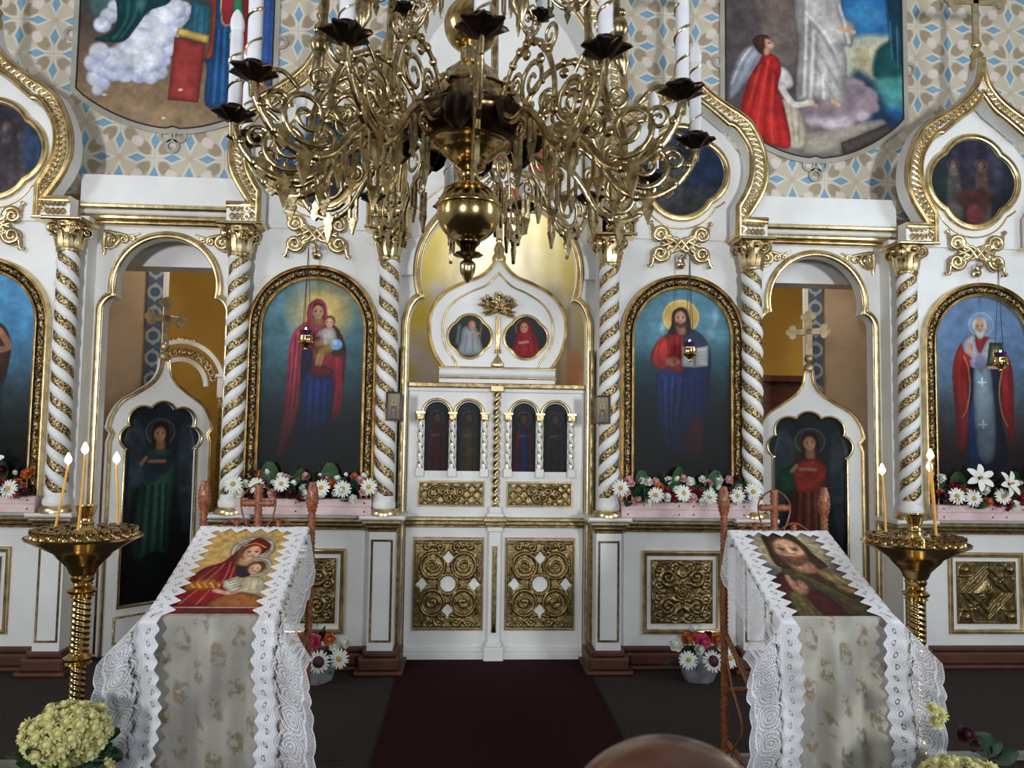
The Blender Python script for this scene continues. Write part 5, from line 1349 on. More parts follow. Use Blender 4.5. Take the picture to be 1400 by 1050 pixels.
fn = MB(); fn.lathe([(.05, 2.86), (.052, 2.89), (.035, 2.92), (.042, 2.95), (.03, 2.98), (.02, 3.0), (.03, 3.02), (.015, 3.035)], 16); fn.v = [(x, y+.01, z) for x, y, z in fn.v]; fn.build('finial', M['gold'], r, 60)
cm = MB(); cross_mesh(cm, 0, 3.17, .01, .135, .14, .16, .024, .022); cm.build('cross', M['oldgold'], r, 40)

# ------------------------------------------------------------------ deacons' doors (standing open)
def deacon(s, ang, robe, tunic, sash, lb):
    """hinge at the outer jamb; local x runs from the hinge (0) to the free edge, mirrored for the right door"""
    r = empty('side_door', (s*(2.345+.40), .33, 0), (-s)*0); r.rotation_euler.z = ang
    tag(r, lb, 'door', 'open side doors of the icon screen')
    g = -s                                  # direction of the leaf from its hinge
    c = g*.39
    hw = .385
    half = [(hw, .02), (hw, 1.50), (.365, 1.56)]+catmull([(.395, 1.60), (.372, 1.69), (.31, 1.79), (.20, 1.865), (.10, 1.94), (.05, 2.02), (.036, 2.12)], 6)
    outl = [(c-x, z) for x, z in half]+[(c+x, z) for x, z in reversed(half)]
    circ = [(0, 1.695, .098), (-.145, 1.655, .100), (.145, 1.655, .100), (-.215, 1.53, .085), (.215, 1.53, .085)]
    hp = [(c-.262, .34), (c-.262, 1.44)]
    for i in range(120):
        t = math.radians(189-198*i/119); dx, dz = math.cos(t), math.sin(t); best = .0
        for cx, cz, cr in circ:
            ox, oz = -cx, 1.49-cz; b = ox*dx+oz*dz; q = b*b-(ox*ox+oz*oz-cr*cr)
            if q >= 0: best = max(best, -b+math.sqrt(q))
        hp.append((c+best*dx, 1.49+best*dz))
    hp += [(c+.262, 1.44), (c+.262, .34)]
    MB().prism(outl, -.025, .02, [hp]).build('door_panel', M['white'], r, 30)
    MB().sweep(outl, ogee(.024, .018, -.022), y=-.025).build('edge_moulding', M['gold'], r, 50)
    MB().sweep(hp, roll(.020, .014, off=-.004), y=-.025, closed=True).build('scalloped_moulding', M['gold'], r, 60)
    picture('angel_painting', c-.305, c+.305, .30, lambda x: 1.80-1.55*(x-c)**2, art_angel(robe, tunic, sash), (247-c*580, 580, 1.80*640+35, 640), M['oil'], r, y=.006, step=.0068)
    MB().sweep([(c-.28, .10), (c-.28, .26), (c+.28, .26), (c+.28, .10)], roll(.016, .012), y=-.025, closed=True).build('lower_inset', M['goldcarve'], r, 40)
    bl = MB().ball((c, 0, 2.135), (.040, .034, .042), 14, 10); bl.ball((c, 0, 2.21), (.034, .030, .035), 14, 10); bl.build('finial', M['oldgold'], r, 60)
    cm = MB(); cross_mesh(cm, c, 2.42, 0, .115, .115, .185, .027, .02); cm.build('cross', M['oldgold'], r, 40)
deacon(-1, math.radians(47), (44, 76, 66), (62, 76, 92), (30, 40, 52), 'wide open white side door painted with an angel in a green robe')
deacon(1, math.radians(-32), (96, 42, 32), (28, 66, 44), (128, 40, 34), 'half open white side door painted with an angel in a red tunic')

# ------------------------------------------------------------------ altar furniture seen through the side doors
r = empty('altar_canopy', (-3.0, 2.4, .68)); r.scale = (.72, .72, .72); tag(r, 'white arched canopy with gilded openwork seen through the green-robed angel doorway', 'canopy')
for (rad, w0, mm, nm) in ((.60, .028, 'white', 'upper_arch'), (.36, .03, 'white', 'lower_arch')):
    MB().sweep([(rad*math.cos(PI-PI*i/24)*.95, 1.85+rad*math.sin(PI*i/24)) for i in range(25)], [(w0, 0), (w0, -.06), (-w0, -.06), (-w0, 0)]).build(nm, M[mm], r, 40)
rs = [(spiral((.45*math.cos(a), .45*math.sin(a)-.1), .045, .006, a, 1.5), .012, .016) for a in np.linspace(.35, PI-.35, 9)]
arcb = MB()
for a in np.linspace(.25, PI-.25, 16):
    sp = spiral((.47*math.cos(a)*.95, 1.85+.47*math.sin(a)), .055, .01, a*3, 1.4, 18); arcb.tube([(x, -.02, z) for x, z in sp], .016, 6)
stuff(arcb.build('gilded_openwork', M['goldcarve'], r, 60))
for x in (-.56, .56):
    MB().box(x-.06, x+.06, -.08, .06, 1.70, 1.98, c=.006).build('post_block', M['white'], r, 30); MB().box(x-.08, x+.08, -.10, .08, 1.98, 2.02).build('post_cap', M['white'], r, 30)
    MB().box(x-.045, x+.045, -.06, .045, -.944, 1.70, c=.006).build('post', M['goldcarve'], r, 30)
cr = MB()
for k in range(9): cr.ball((-.2+.05*k, -.02, 2.48-.004*(k-4)**2), (.03, .02, .04), 6, 5)
stuff(cr.build('gilded_crest', M['goldcarve'], r, 60))
r = empty('dark_cabinet', (2.95, 2.6, 0)); tag(r, 'dark red wooden cabinet seen through the red-tunic angel doorway', 'cabinet')
MB().box(-.85, .6, -.3, .3, 0, 2.15).build('body', M['redwood'], r, 30); MB().box(-.9, .65, -.34, .3, 2.15, 2.22, c=.01).build('top', M['redwood'], r, 30)
for x in (-.5, -.25, .1): MB().prism([(x-.07, 1.70), (x, 1.86), (x+.07, 1.70)], -.31, -.29).build('diamond_inlay', M['black'], r, 30)

# ------------------------------------------------------------------ little framed icons on the jambs
for s in (-1, 1):
    r = empty('small_icon', (s*.705, -.06, 1.77), s*-.35); tag(r, 'tiny dark-framed icon on the column between the central doors and the %s icon' % ('Mother and Child' if s < 0 else 'open-book'), 'icon', 'tiny framed icons beside the central doors')
    MB().sweep([(-.042, -.085), (-.042, .085), (.042, .085), (.042, -.085)], [(.012, 0), (.012, -.016), (0, -.012), (0, 0)], closed=True).build('frame', M['frame'], r, 30)
    MB().box(-.05, .05, 0, .012, -.09, .09).build('backing', M['frame'], r, 30)
    picture('image', -.042, .042, -.085, lambda x: .085, art_small, (0, 24, 0, 11.8), M['oil'], r, y=-.004, step=.004)

# ------------------------------------------------------------------ hanging oil lamps
def oil_lamp(px, py, bx, lb):
    q = un(px, py, -.12); r = empty('oil_lamp', (q.x, q.y, q.z)); tag(r, lb, 'oil lamp', 'hanging oil lamps before the icons')
    top = 2.83; dz = top-q.z
    br = MB(); br.tube([(bx-q.x, .22, dz-.01), (bx-q.x+.01, .10, dz+.05), (bx-q.x+.03, .02, dz+.02), (0.0, 0.0, dz+.04), (.0, -.01, dz)], .008, 7); br.tube([(bx-q.x+a, .18+b*0, dz+c_) for a, b, c_ in [(x, 0, z) for x, z in spiral((.0, .02), .03, .006, 0, 1.4, 16)]], .006, 6)
    br.build('bracket', M['brassold'], r, 60)
    for k in range(3):
        a = 2*PI*k/3+.4; w_ = MB().tube([(.034*math.cos(a), .034*math.sin(a), .035), (.012*math.cos(a), .012*math.sin(a), dz*.6), (0, 0, dz)], .0022, 5); w_.build('cord', M['wire'], r, 60)
    MB().lathe([(.030, .005), (.036, .03), (.040, .052), (.037, .052), (.028, .01)], 18).build('glass_cup', M['glassviolet'], r, 60)
    h = MB().lathe([(.004, -.085), (.012, -.075), (.008, -.065), (.030, -.045), (.040, -.02), (.042, .0), (.036, .012), (.038, .018)], 16, mod=lambda a, z: 1+.12*math.cos(8*a))
    h.build('gilded_holder', M['brass'], r, 60)
    for k in range(6):
        a = 2*PI*k/6; MB().ball((.043*math.cos(a), .043*math.sin(a), -.03), .009, 7, 5).build('pearl', M['brass'], r, 60)
    MB().ball((0, 0, .058), (.006, .006, .011), 8, 6).build('flame', M['flame'], r, 60)
oil_lamp(418, 462, -1.275, 'small gilded oil lamp with violet glass hanging before the Mother and Child icon')
oil_lamp(943, 478, 1.285, 'small gilded oil lamp with violet glass hanging before the open-book icon')
oil_lamp(1368, 492, 3.47, 'small gilded oil lamp with violet glass hanging before the bishop icon')
# ------------------------------------------------------------------ chandelier
CX, CY, CZ = -.216, -2.933, 2.48
ch = empty('chandelier', (CX, CY, CZ)); tag(ch, 'large unlit brass church chandelier with tiers of electric candles on scrolled arms', 'chandelier')
pc = MB().lathe([(.002, -.428), (.012, -.415), (.021, -.395), (.024, -.38), (.022, -.368), (.012, -.358)], 18, mod=lambda a, z: 1+.09*math.cos(9*a+120*z)); pc.build('pine_cone', M['brassold'], ch, 60)
MB().lathe([(.010, -.362), (.014, -.352), (.026, -.349), (.044, -.344), (.040, -.338), (.024, -.334), (.020, -.325)], 30, mod=lambda a, z: 1+.07*math.cos(10*a)).build('leaf_skirt', M['bronze'], ch, 60)
MB().lathe([(.020, -.328), (.026, -.318), (.036, -.308), (.038, -.300), (.032, -.294)], 28).build('lower_neck', M['bronze'], ch, 60)
MB().lathe([(.032, -.303)]+[(.097*math.cos(t), -.2105+.097*math.sin(t)) for t in np.linspace(-1.22, 1.22, 24)]+[(.030, -.115)], 44).build('lower_ball', M['brass'], ch, 80)
MB().lathe([(.0965, -.2), (.101, -.197), (.101, -.190), (.0965, -.187)], 44).build('ball_band', M['brass'], ch, 60)
MB().lathe([(.034, -.122), (.028, -.114), (.025, -.10), (.030, -.085), (.046, -.078), (.050, -.070), (.044, -.062), (.034, -.056)], 32).build('neck', M['brass'], ch, 60)
MB().lathe([(.040, -.060), (.06, -.050), (.085, -.030), (.092, -.022), (.100, -.020), (.106, -.012), (.118, -.008), (.130, .0)], 44).build('bowl_stem', M['brass'], ch, 50)
MB().lathe([(.128, -.003), (.134, .0), (.15, .012), (.155, .020), (.172, .035), (.186, .058), (.184, .078), (.165, .092), (.14, .10)], 72, mod=lambda a, z: 1+.03*abs(math.cos(8*a))*(1 if z > .01 else 0)).build('bowl', M['bronze'], ch, 60)
MB().lathe([(.145, .093), (.132, .102), (.128, .150), (.136, .158), (.12, .17), (.10, .18), (.085, .215), (.05, .245), (.034, .262), (.034, .30)], 12).build('collar', M['brassold'], ch, 30)
MB().lathe([(.030, .288)]+[(.086*math.cos(t), .375+.086*math.sin(t)) for t in np.linspace(-1.2, 1.2, 22)]+[(.030, .46)], 36).build('upper_ball', M['brass'], ch, 80)
MB().lathe([(.035, .45), (.05, .48), (.04, .54), (.06, .62), (.05, .75), (.03, .80), (.028, 1.2), (.07, 1.24), (.08, 1.30), (.03, 1.36), (.012, 1.4), (.012, 3.70)], 20).build('stem', M['brassold'], ch, 60)
for k in range(8):
    a = 2*PI*k/8+.2; m_ = MB()
    for j in range(9):
        t = (j-4)*.17; m_.tube([(.0, 0, .0), (.02, .026*math.sin(t), -.028*math.cos(t)), (.018, .050*math.sin(t), -.052*math.cos(t))], [.003, .006, .008], 6)
    m_.ball((.0, 0, .004), (.014, .018, .016), 8, 6)
    m_.xform(Matrix.Rotation(a, 4, 'Z') @ Matrix.Translation((.140, 0, .148))); stuff(m_.build('shell', M['brassold'], ch, 60))
for k in range(8):
    a = 2*PI*k/8+.6; vs = []
    prof = [(.178, .085, .03), (.200, .065, .045), (.218, .025, .045), (.220, -.01, .035), (.206, -.03, .012)]
    for r_, z, wd in prof:
        for q in range(7):
            t = (q-3)/3; vs.append((r_-.012*t*t+.008*math.cos(9*t), wd*t, z+.006*math.cos(7*t)))
    m_ = MB().add(vs, [(i*7+q, i*7+q+1, (i+1)*7+q+1, (i+1)*7+q) for i in range(4) for q in range(6)])
    m_.xform(Matrix.Rotation(a, 4, 'Z')); m_.build('dark_acanthus', M['pan'], ch, 60)
TF = ((0, 1, 0), .55)
def P2(pts): return [(r_, 0, z) for r_, z in pts]
arm = MB()
def at(pts, r0, r1=None):
    n_ = len(pts); r1 = r0 if r1 is None else r1
    arm.tube(P2(pts), [r0+(r1-r0)*i/(n_-1) for i in range(n_)], 7, flat=TF)
at(catmull([(.19, .03), (.26, -.015), (.33, -.01), (.40, -.07), (.46, -.145), (.54, -.168), (.615, -.135), (.66, -.08), (.68, -.03)], 6), .0125)
at(spiral((.535, -.065), .078, .012, PI*1.25, 1.7, 34), .010, .006)
at(spiral((.365, .055), .066, .010, -PI/2, -1.7, 30), .010, .006)
at(spiral((.615, -.055), .036, .006, PI, -1.5, 22), .008, .005)
at(catmull([(.20, .08), (.27, .15), (.36, .165), (.43, .11), (.465, .03), (.47, -.03)], 6), .010)
at(spiral((.445, .145), .042, .007, PI, 1.5, 24), .008, .005)
at(spiral((.275, .075), .034, .006, 0, 1.5, 20), .007, .005)
at(spiral((.43, -.035), .030, .006, PI/2, 1.5, 20), .007, .005)
at(catmull([(.56, .0), (.60, .03), (.64, .02), (.66, -.02)], 5), .007)
at(spiral((.30, -.055), .030, .006, PI/2, -1.5, 20), .007, .005)
at([(.68, -.06), (.68, -.01)], .010, .014)
for r_, z, L in ((.54, -.168, .085), (.60, -.12, .05)):
    arm.prism([(r_, z+.02), (r_-.022, z-.008), (r_-.012, z-.02), (r_-.018, z-.035), (r_, z-L), (r_+.018, z-.035), (r_+.012, z-.02), (r_+.022, z-.008)], -.006, .006)
for r_, z in ((.36, -.03), (.29, -.08), (.44, -.10)):
    for q in (-.013, .013): arm.box(r_+q-.004, r_+q+.004, -.005, .005, z-.085, z)
    arm.prism([(r_-.02, z-.08), (r_-.011, z-.10), (r_, z-.135), (r_+.011, z-.10), (r_+.02, z-.08)], -.005, .005)
for r_, z in ((.47, -.06), (.40, .10), (.62, -.125), (.33, .14), (.505, -.165), (.66, -.07)): arm.ball((r_, 0, z), (.016, .010, .016), 7, 5)
for k in range(7):        # leafy beads along the arm
    t = k/6; arm.ball((.22+.22*t, 0, .11+.06*math.sin(PI*t)), (.010, .012, .014), 6, 5)
ARM = arm.mesh('scrolled_arm', M['brassold'], 60)
PAN = MB().lathe([(.010, -.022), (.024, -.016), (.036, -.006), (.052, .004), (.047, .012), (.030, .004), (.026, .012), (.024, .028), (.019, .028)], 36, mod=lambda a, z: 1+(.16*math.cos(7*a)+.09*math.cos(14*a+1) if z > -.01 and z < .015 else 0)).mesh('drip_pan', M['pan'], 60)
sl = MB().lathe([(.0175, .01), (.0175, .235), (.0165, .240)], 18); SLEEVE = sl.mesh('candle_sleeve', M['candlewhite'], 60)
STR = MB().tube([(.0178*math.cos(t), .0178*math.sin(t), .03+.20*t/(2*PI*2.6)) for t in np.linspace(0, 2*PI*2.6, 60)], .0024, 5, flat=((0, 0, 1), 2.0)).mesh('gilt_stripe', M['gold'], 60)
BULB = MB().lathe([(.0150, .238), (.0172, .246), (.0195, .262), (.0180, .278), (.0125, .294), (.006, .305), (.001, .309)], 18).mesh('bulb', M['bulb'], 80)
angs = [193, 218, 246, 272, 297, 323, 353, 22, 49, 72, 97, 122, 150, 177]
for k, a in enumerate(angs):
    a_ = math.radians(a); o = link('scrolled_arm', ARM, ch); o.rotation_euler = (0, 0, a_)
    c_ = link('candle_sleeve', SLEEVE, ch, (.68*math.cos(a_), .68*math.sin(a_), .0)); c_.rotation_euler = (0, 0, 1.3*k)
    link('gilt_stripe', STR, c_); link('drip_pan', PAN, c_); link('bulb', BULB, c_)
for k in range(10):
    a_ = math.radians(54+36*k); o = link('scrolled_arm', ARM, ch, (0, 0, .60)); o.rotation_euler = (0, 0, a_); o.scale = (.60, .60, .60)
    c_ = link('candle_sleeve', SLEEVE, ch, (.408*math.cos(a_), .408*math.sin(a_), .60)); c_.scale = (.85, .85, .9); c_.rotation_euler = (0, 0, 1.7*k)
    link('gilt_stripe', STR, c_); link('drip_pan', PAN, c_); link('bulb', BULB, c_)
for k in range(7):
    a_ = math.radians(182+k*360/7); m_ = MB(); f = lambda r_, z: (r_*math.cos(a_), r_*math.sin(a_), z)
    m_.tube([f(.475, .14), f(.47, .18), f(.46, .26), f(.452, .34)], [.003, .024, .018, .016], 8)
    m_.tube([f(.452, .33), f(.43, .75), f(.30, 1.10), f(.06, 1.28)], .0135, 8)
    for q in range(4): m_.ball(f(.455+.012*math.cos(q*PI/2), .33), .014, 8, 6)
    m_.ball(f(.46, .285), (.028, .028, .035), 9, 7)
    m_.build('suspension_rod', M['brassold'], ch, 60)

# ------------------------------------------------------------------ candle stands
def candle_stand(px, py, lb):
    q = un(px, py, -1.88); r = empty('candle_stand', (q.x, q.y, -.17)); tag(r, lb, 'candle stand', 'brass candle stands'); H = q.z+.17
    MB().lathe([(.040, H-.165), (.052, H-.15), (.062, H-.125), (.085, H-.10), (.10, H-.085), (.115, H-.065), (.16, H-.04), (.205, H-.014), (.222, H-.006), (.224, H+.004), (.216, H+.006), (.20, H-.002), (.02, H+.004)], 48).build('tray', M['brass'], r, 50)
    MB().lathe([(.06, H), (.052, H+.02), (.034, H+.035), (.028, H+.05), (.034, H+.056), (.027, H+.064), (.030, H+.085), (.040, H+.115), (.042, H+.128), (.035, H+.128), (.030, H+.10)], 32).build('oil_cup', M['brass'], r, 50)
    cup = MB().lathe([(.013, 0), (.014, .004), (.007, .011), (.015, .020), (.0165, .033), (.011, .033)], 10).mesh('candle_socket', M['brassold'], 60)
    for rr, n_ in ((.188, 24), (.145, 17), (.10, 11)):
        for k in range(n_):
            a = 2*PI*(k+.3)/n_; link('candle_socket', cup, r, (rr*math.cos(a), rr*math.sin(a), H+.001))
    def knob(z, a=.047): return [(.034, z-.03), (a*.9, z-.022), (a*.75, z-.014), (a, z-.004), (a*1.02, z+.004), (a*.75, z+.014), (.034, z+.02)]
    MB().lathe([(.030, H-.205), (.042, H-.198), (.036, H-.19), (.044, H-.18), (.046, H-.168), (.034, H-.16)], 28).build('upper_collar', M['brass'], r, 50)
    MB().lathe([(.03, H-.255)]+[(a, z) for a, z in knob(H-.225, .055)]+[(.03, H-.20)], 28).build('knob', M['brass'], r, 50)
    t_ = MB(); twist_rod(t_, 0, 0, H-.48, H-.24, .035, .024, 3, 1, 30, .08); t_.build('twisted_shaft', M['brass'], r, 60)
    MB().lathe([(.03, H-.53)]+knob(H-.50, .057)+[(.03, H-.475)], 28).build('middle_knob', M['brass'], r, 50)
    t_ = MB(); twist_rod(t_, 0, 0, H-.86, H-.52, .028, .024, 3, 1, 30, .09); t_.build('twisted_shaft', M['brass'], r, 60)
    MB().lathe([(.03, H-.90)]+knob(H-.875, .052)+[(.03, H-.85)], 28).build('lower_knob', M['brass'], r, 50)
    MB().lathe([(.17, 0), (.17, .03), (.15, .045), (.10, .07), (.06, .12), (.038, .20), (.034, H-.88)], 32).build('foot', M['brass'], r, 50)
    return q
def candle(px0, py0, px1, py1, y, lb):
    a, b = un(px0, py0, y), un(px1, py1, y); r = empty('lit_candle', a); tag(r, lb, 'candle', 'lit beeswax candles')
    d = b-a
    MB().tube([(0, 0, 0), (d.x*.5+.002, 0, d.z*.5), (d.x, 0, d.z)], [.0055, .0052, .0045], 10).build('wax', M['wax'], r, 60)
    MB().tube([(d.x, 0, d.z), (d.x, 0, d.z+.010)], .0012, 5).build('wick', M['black'], r, 60)
    f = MB().lathe([(.001, .003), (.011, .013), (.014, .023), (.010, .036), (.002, .052)], 12); f.build('flame', M['flame'], r, 80, loc=(d.x, 0, d.z))
    l = bpy.data.lights.new('candle_light', 'POINT'); l.energy = 1.1; l.color = (1, .62, .25); l.shadow_soft_size = .012
    lo = bpy.data.objects.new('candle_light', l); col.objects.link(lo); lo.parent = r; lo.location = (d.x, -.01, d.z+.055)
candle_stand(116, 733, 'brass candle stand with three burning candles beside the grey-draped lectern')
candle_stand(1251, 742, 'brass candle stand with burning candles beside the cream-draped lectern')
candle(76, 720, 93, 636, -1.88, 'leaning burning candle at the outer edge of the stand by the grey-draped lectern')
candle(107, 725, 116, 622, -1.98, 'tallest burning candle in front of the stand cup by the grey-draped lectern')
candle(161, 716, 159, 635, -1.88, 'upright burning candle on the stand edge nearest the grey-draped lectern')
candle(1211, 727, 1206, 650, -1.92, 'burning candle on the stand edge nearest the cream-draped lectern')
candle(1280, 732, 1272, 630, -2.0, 'taller burning candle on the stand edge away from the cream-draped lectern')
candle(1279, 728, 1271, 645, -1.84, 'shorter burning candle just behind the taller one by the cream-draped lectern')

# ------------------------------------------------------------------ wicker lecterns with cloth, lace and icon
def wicker_rod(mb, a, b, r, ridge=.022, seg=10):
    a, b = Vector(a), Vector(b); L = (b-a).length; n_ = max(2, int(L/ridge*2))
    pts = [a+(b-a)*i/n_ for i in range(n_+1)]; mb.tube(pts, [r*(1.03 if i % 2 else .78) for i in range(n_+1)], seg)
def lectern(cx, dark, art, lbs, top_w):
    y0 = -1.45; r = empty('wicker_lectern', (cx, y0, -.17)); tag(r, lbs[0], 'lectern', 'wicker lecterns'); F = .17
    zt, zb, yb = 1.128, .848, -.59
    for sx in (-1, 1):
        m_ = MB(); wicker_rod(m_, (sx*.258, .04, 0), (sx*.258, .04, 1.22+F), .020)
        n_ = 16; m_.tube([(sx*.258, .04, 1.20+F+.15*i/n_) for i in range(n_+1)], [(.017+.015*math.sin(PI*min(1, i/n_*1.05))**.8)*(1.02 if i % 2 else .86) for i in range(n_+1)], 12)
        m_.build('back_post', M['wicker'], r, 60)
        m_ = MB(); wicker_rod(m_, (sx*.245, -.50, 0), (sx*.245, -.50, .80+F), .019); m_.build('front_leg', M['wicker'], r, 60)
        m_ = MB(); wicker_rod(m_, (sx*.25, .04, .62+F), (sx*.25, -.50, .36+F), .014); wicker_rod(m_, (sx*.25, .04, .10+F), (sx*.25, -.50, .10+F), .014); m_.build('side_rail', M['wicker'], r, 60)
        m_ = MB(); m_.tube(catmull([(sx*.255, .03, .55+F), (sx*.27, -.10, .42+F), (sx*.255, -.2, .25+F), (sx*.27, -.1, .10+F), (sx*.255, .03, -.1+F)], 6), .006, 6); m_.build('cane_curl', M['wicker'], r, 60)
        m_ = MB(); wicker_rod(m_, (sx*.10, .04, 1.0+F), (sx*.10, .04, 1.165+F), .016); m_.tube(catmull([(sx*.20, .04, 1.11+F), (sx*.15, .04, 1.15+F), (sx*.10, .04, 1.17+F), (sx*.05, .04, 1.15+F), (sx*.0, .04, 1.11+F)], 5), .0045, 6); m_.build('small_upright', M['wicker'], r, 60)
    m_ = MB(); wicker_rod(m_, (-.25, .04, 1.06+F), (.25, .04, 1.06+F), .016); wicker_rod(m_, (-.25, .04, .35+F), (.25, .04, .35+F), .014); m_.build('back_rail', M['wicker'], r, 60)
    m_ = MB(); wicker_rod(m_, (0, .04, 1.02+F), (0, .04, 1.335+F), .021); wicker_rod(m_, (-.075, .04, 1.245+F), (.075, .04, 1.245+F), .019); m_.build('wicker_cross', M['wicker'], r, 60)
    m_ = MB(); m_.tube(catmull([(0, .04, 1.34+F), (.05, .04, 1.31+F), (.082, .04, 1.26+F), (.07, .04, 1.18+F), (.03, .04, 1.10+F)], 6), .0045, 6); m_.tube(catmull([(0, .04, 1.34+F), (-.05, .04, 1.31+F), (-.082, .04, 1.26+F), (-.07, .04, 1.18+F), (-.03, .04, 1.10+F)], 6), .0045, 6); m_.build('cross_loop', M['wicker'], r, 60)
    bd = MB().prism([(yb+.01, zb+F-.03), (0.0, zt+F-.03), (0.0, zt+F-.012), (yb+.01, zb+F-.012)], -.24, .24); bd.v = [(y, x, z) for x, y, z in bd.v]; bd.build('slanted_board', M['wicker'], r, 30)
    # brocade: over the board and down the front
    Ls = math.hypot(yb, zt-zb); Lf = .86
    def base(s_):
        """along the runner: metres from the back edge -> (y,z), blend (0 slope..1 front)"""
        if s_ < 0: return (.01, zt+F+s_), 0
        if s_ < Ls: return (yb*s_/Ls, zt+F+(zb-zt)*s_/Ls), 0
        return (yb-.012, zb+F-(s_-Ls)), 1
    mb = MB(); N_, K_ = 60, 25
    ss = [-.05, -.01]+list(np.linspace(0, Ls, 12))+list(np.linspace(Ls+.004, Ls+Lf, N_-14)); vs = []
    for s_ in ss:
        (y, z), f = base(s_)
        for k in range(K_):
            t = k/(K_-1)*2-1
            wave = f*min(1, (s_-Ls)/.25)*(.016*math.sin(t*7+1)+.010*math.sin(t*15+2))
            vs.append((t*(.235-.0*f), y-wave-.004*f, z+.001))
    mb.add(vs, [(i*K_+k, i*K_+k+1, (i+1)*K_+k+1, (i+1)*K_+k) for i in range(len(ss)-1) for k in range(K_-1)])
    o = mb.build('brocade_cloth', M['brocadedark' if dark else 'brocade'], None, 60); o.location = (cx, y0, -.17); tag(o, lbs[1], 'cloth', 'brocade lectern cloths')
    # icon lying on the slope
    ny, nx = 130, 90; s_ = np.linspace(.02, Ls-.004, ny)[:, None]; xs = np.linspace(-.195, .195, nx)[None, :]
    Xg = np.tile(xs, (ny, 1)); Sg = np.tile(s_, (1, nx)); nrm = Vector((0, -(zt-zb), -yb)).normalized()
    Yg = yb*Sg/Ls+nrm.y*.007; Zg = zt+F+(zb-zt)*Sg/Ls+nrm.z*.007
    p = Painter((50+Xg*258).ravel(), (150*(Sg-.02)/(Ls-.024)).ravel(), (80, 70, 60)); art(p)
    ic = empty('lectern_icon', (cx, y0, -.17)); tag(ic, lbs[2], 'icon', 'icons lying on the lecterns')
    sheet('embroidery', Xg, Yg, Zg, p.finish(), M['bead'], ic)
    pb = MB().prism([(yb*.02/Ls, zt+F-.008), (yb*.995, zb+F+.0006), (yb*.995+nrm.y*.005, zb+F+nrm.z*.005), (yb*.03, zt+F-.008+nrm.z*.005)], -.195, .195); pb.v = [(y, x, z+.0012) for x, y, z in pb.v]; pb.build('board', M['frame'], ic, 30)
    # lace runner: two borders and the top edge
    ln = empty('lace_runner', (cx, y0, -.17)); tag(ln, lbs[3], 'lace cloth', 'white lace runners')
    off = nrm*.012
    for sx in (-1, 1):
        sl_ = list(np.linspace(0, Ls, 122))+list(np.linspace(Ls+.006, Ls+Lf, 116)); K2 = 26; vs = []; uv = []
        drop = {(-1, True): .20, (1, True): .22, (-1, False): .22, (1, False): .20}[(sx, dark)]
        for s1 in sl_:
            (y, z), f = base(s1)
            u_ = (s1/Ls*11) % 1 if s1 <= Ls else ((s1-Ls)/.06) % 1
            tooth = 1-abs(2*u_-1)
            inn = (.190-.042*tooth) if s1 <= Ls else .195-.02*tooth
            sc = abs(math.sin(s1*PI/.11))
            for k in range(K2):
                t = k/(K2-1); W_ = (.255-inn)+drop*(1+.07*sc)
                d = t*W_; e = .255-inn
                q_ = max(0.0, d-e); g1 = min(1, max(0, (s1-Ls+.22)/.22)); g2 = min(1, max(0, (s1-Ls)/.32)); g1 = g1*g1*(3-2*g1); g2 = g2*g2*(3-2*g2)
                al = math.radians(10+32*g1+30*g2); fr = min(1, max(0, (s1-Ls)/.12))
                wv = (.014*math.sin(t*11+s1*4+sx)+.010*math.sin(s1*17+t*4))*fr+.010*math.sin(s1*24)*min(1, q_/.08)
                pt = Vector((inn+min(d, e)+q_*math.sin(al)*(1-.24*g2)+.02*g2*math.sin(s1*6+sx), y+(off.y if s1 <= Ls else -.058)-wv-.25*q_*g1*(1-.6*g2), z+(off.z if s1 <= Ls else 0)-q_*math.cos(al)))
                pt.z = max(pt.z, .012)
                vs.append((sx*pt.x, pt.y, pt.z)); uv.append((s1, t))
        mb = MB().add(vs, [(i*K2+k, i*K2+k+1, (i+1)*K2+k+1, (i+1)*K2+k) for i in range(len(sl_)-1) for k in range(K2-1)])
        me = mb.mesh('lace_border', M['lace'], 80); ul = me.uv_layers.new(name='UVMap'); li = [0]*len(me.loops); me.loops.foreach_get('vertex_index', li)
        ul.data.foreach_set('uv', [c for i in li for c in uv[i]]); link('lace_border', me, ln)
    vs = []; uv = []
    for k in range(99):
        t = k/98; x = -.25+.5*t; tooth = 1-abs(2*((t*7) % 1)-1)
        for j in range(6):
            q_ = j/5; s1 = -.03+q_*(.052+.036*tooth); yy, zz = (yb*s1/Ls, zt+F+(zb-zt)*s1/Ls) if s1 > 0 else (.012, zt+F+s1)
            vs.append((x, yy+off.y*1.05, zz+off.z*1.05)); uv.append((x+1, .28-.28*q_))
    mb = MB().add(vs, [(i*6+k, i*6+k+1, (i+1)*6+k+1, (i+1)*6+k) for i in range(98) for k in range(5)])
    me = mb.mesh('lace_top', M['lace'], 80); ul = me.uv_layers.new(name='UVMap'); li = [0]*len(me.loops); me.loops.foreach_get('vertex_index', li)
    ul.data.foreach_set('uv', [c for i in li for c in uv[i]]); link('lace_top', me, ln)
lectern(-1.215, True, art_theotokos, ('wicker lectern with a cross under grey brocade', 'grey brocade cloth hanging down the front of a lectern', 'embroidered icon of the Mother and Child on gold ground lying on a lectern', 'white lace runner framing the gold-ground icon and grey cloth'), .46)
lectern(1.343, False, art_christ, ('wicker lectern with a cross under cream brocade', 'cream brocade cloth with raised flowers hanging down a lectern', 'embroidered icon of a blessing bearded figure on dark ground lying on a lectern', 'white lace runner framing the dark icon and cream cloth'), .50)

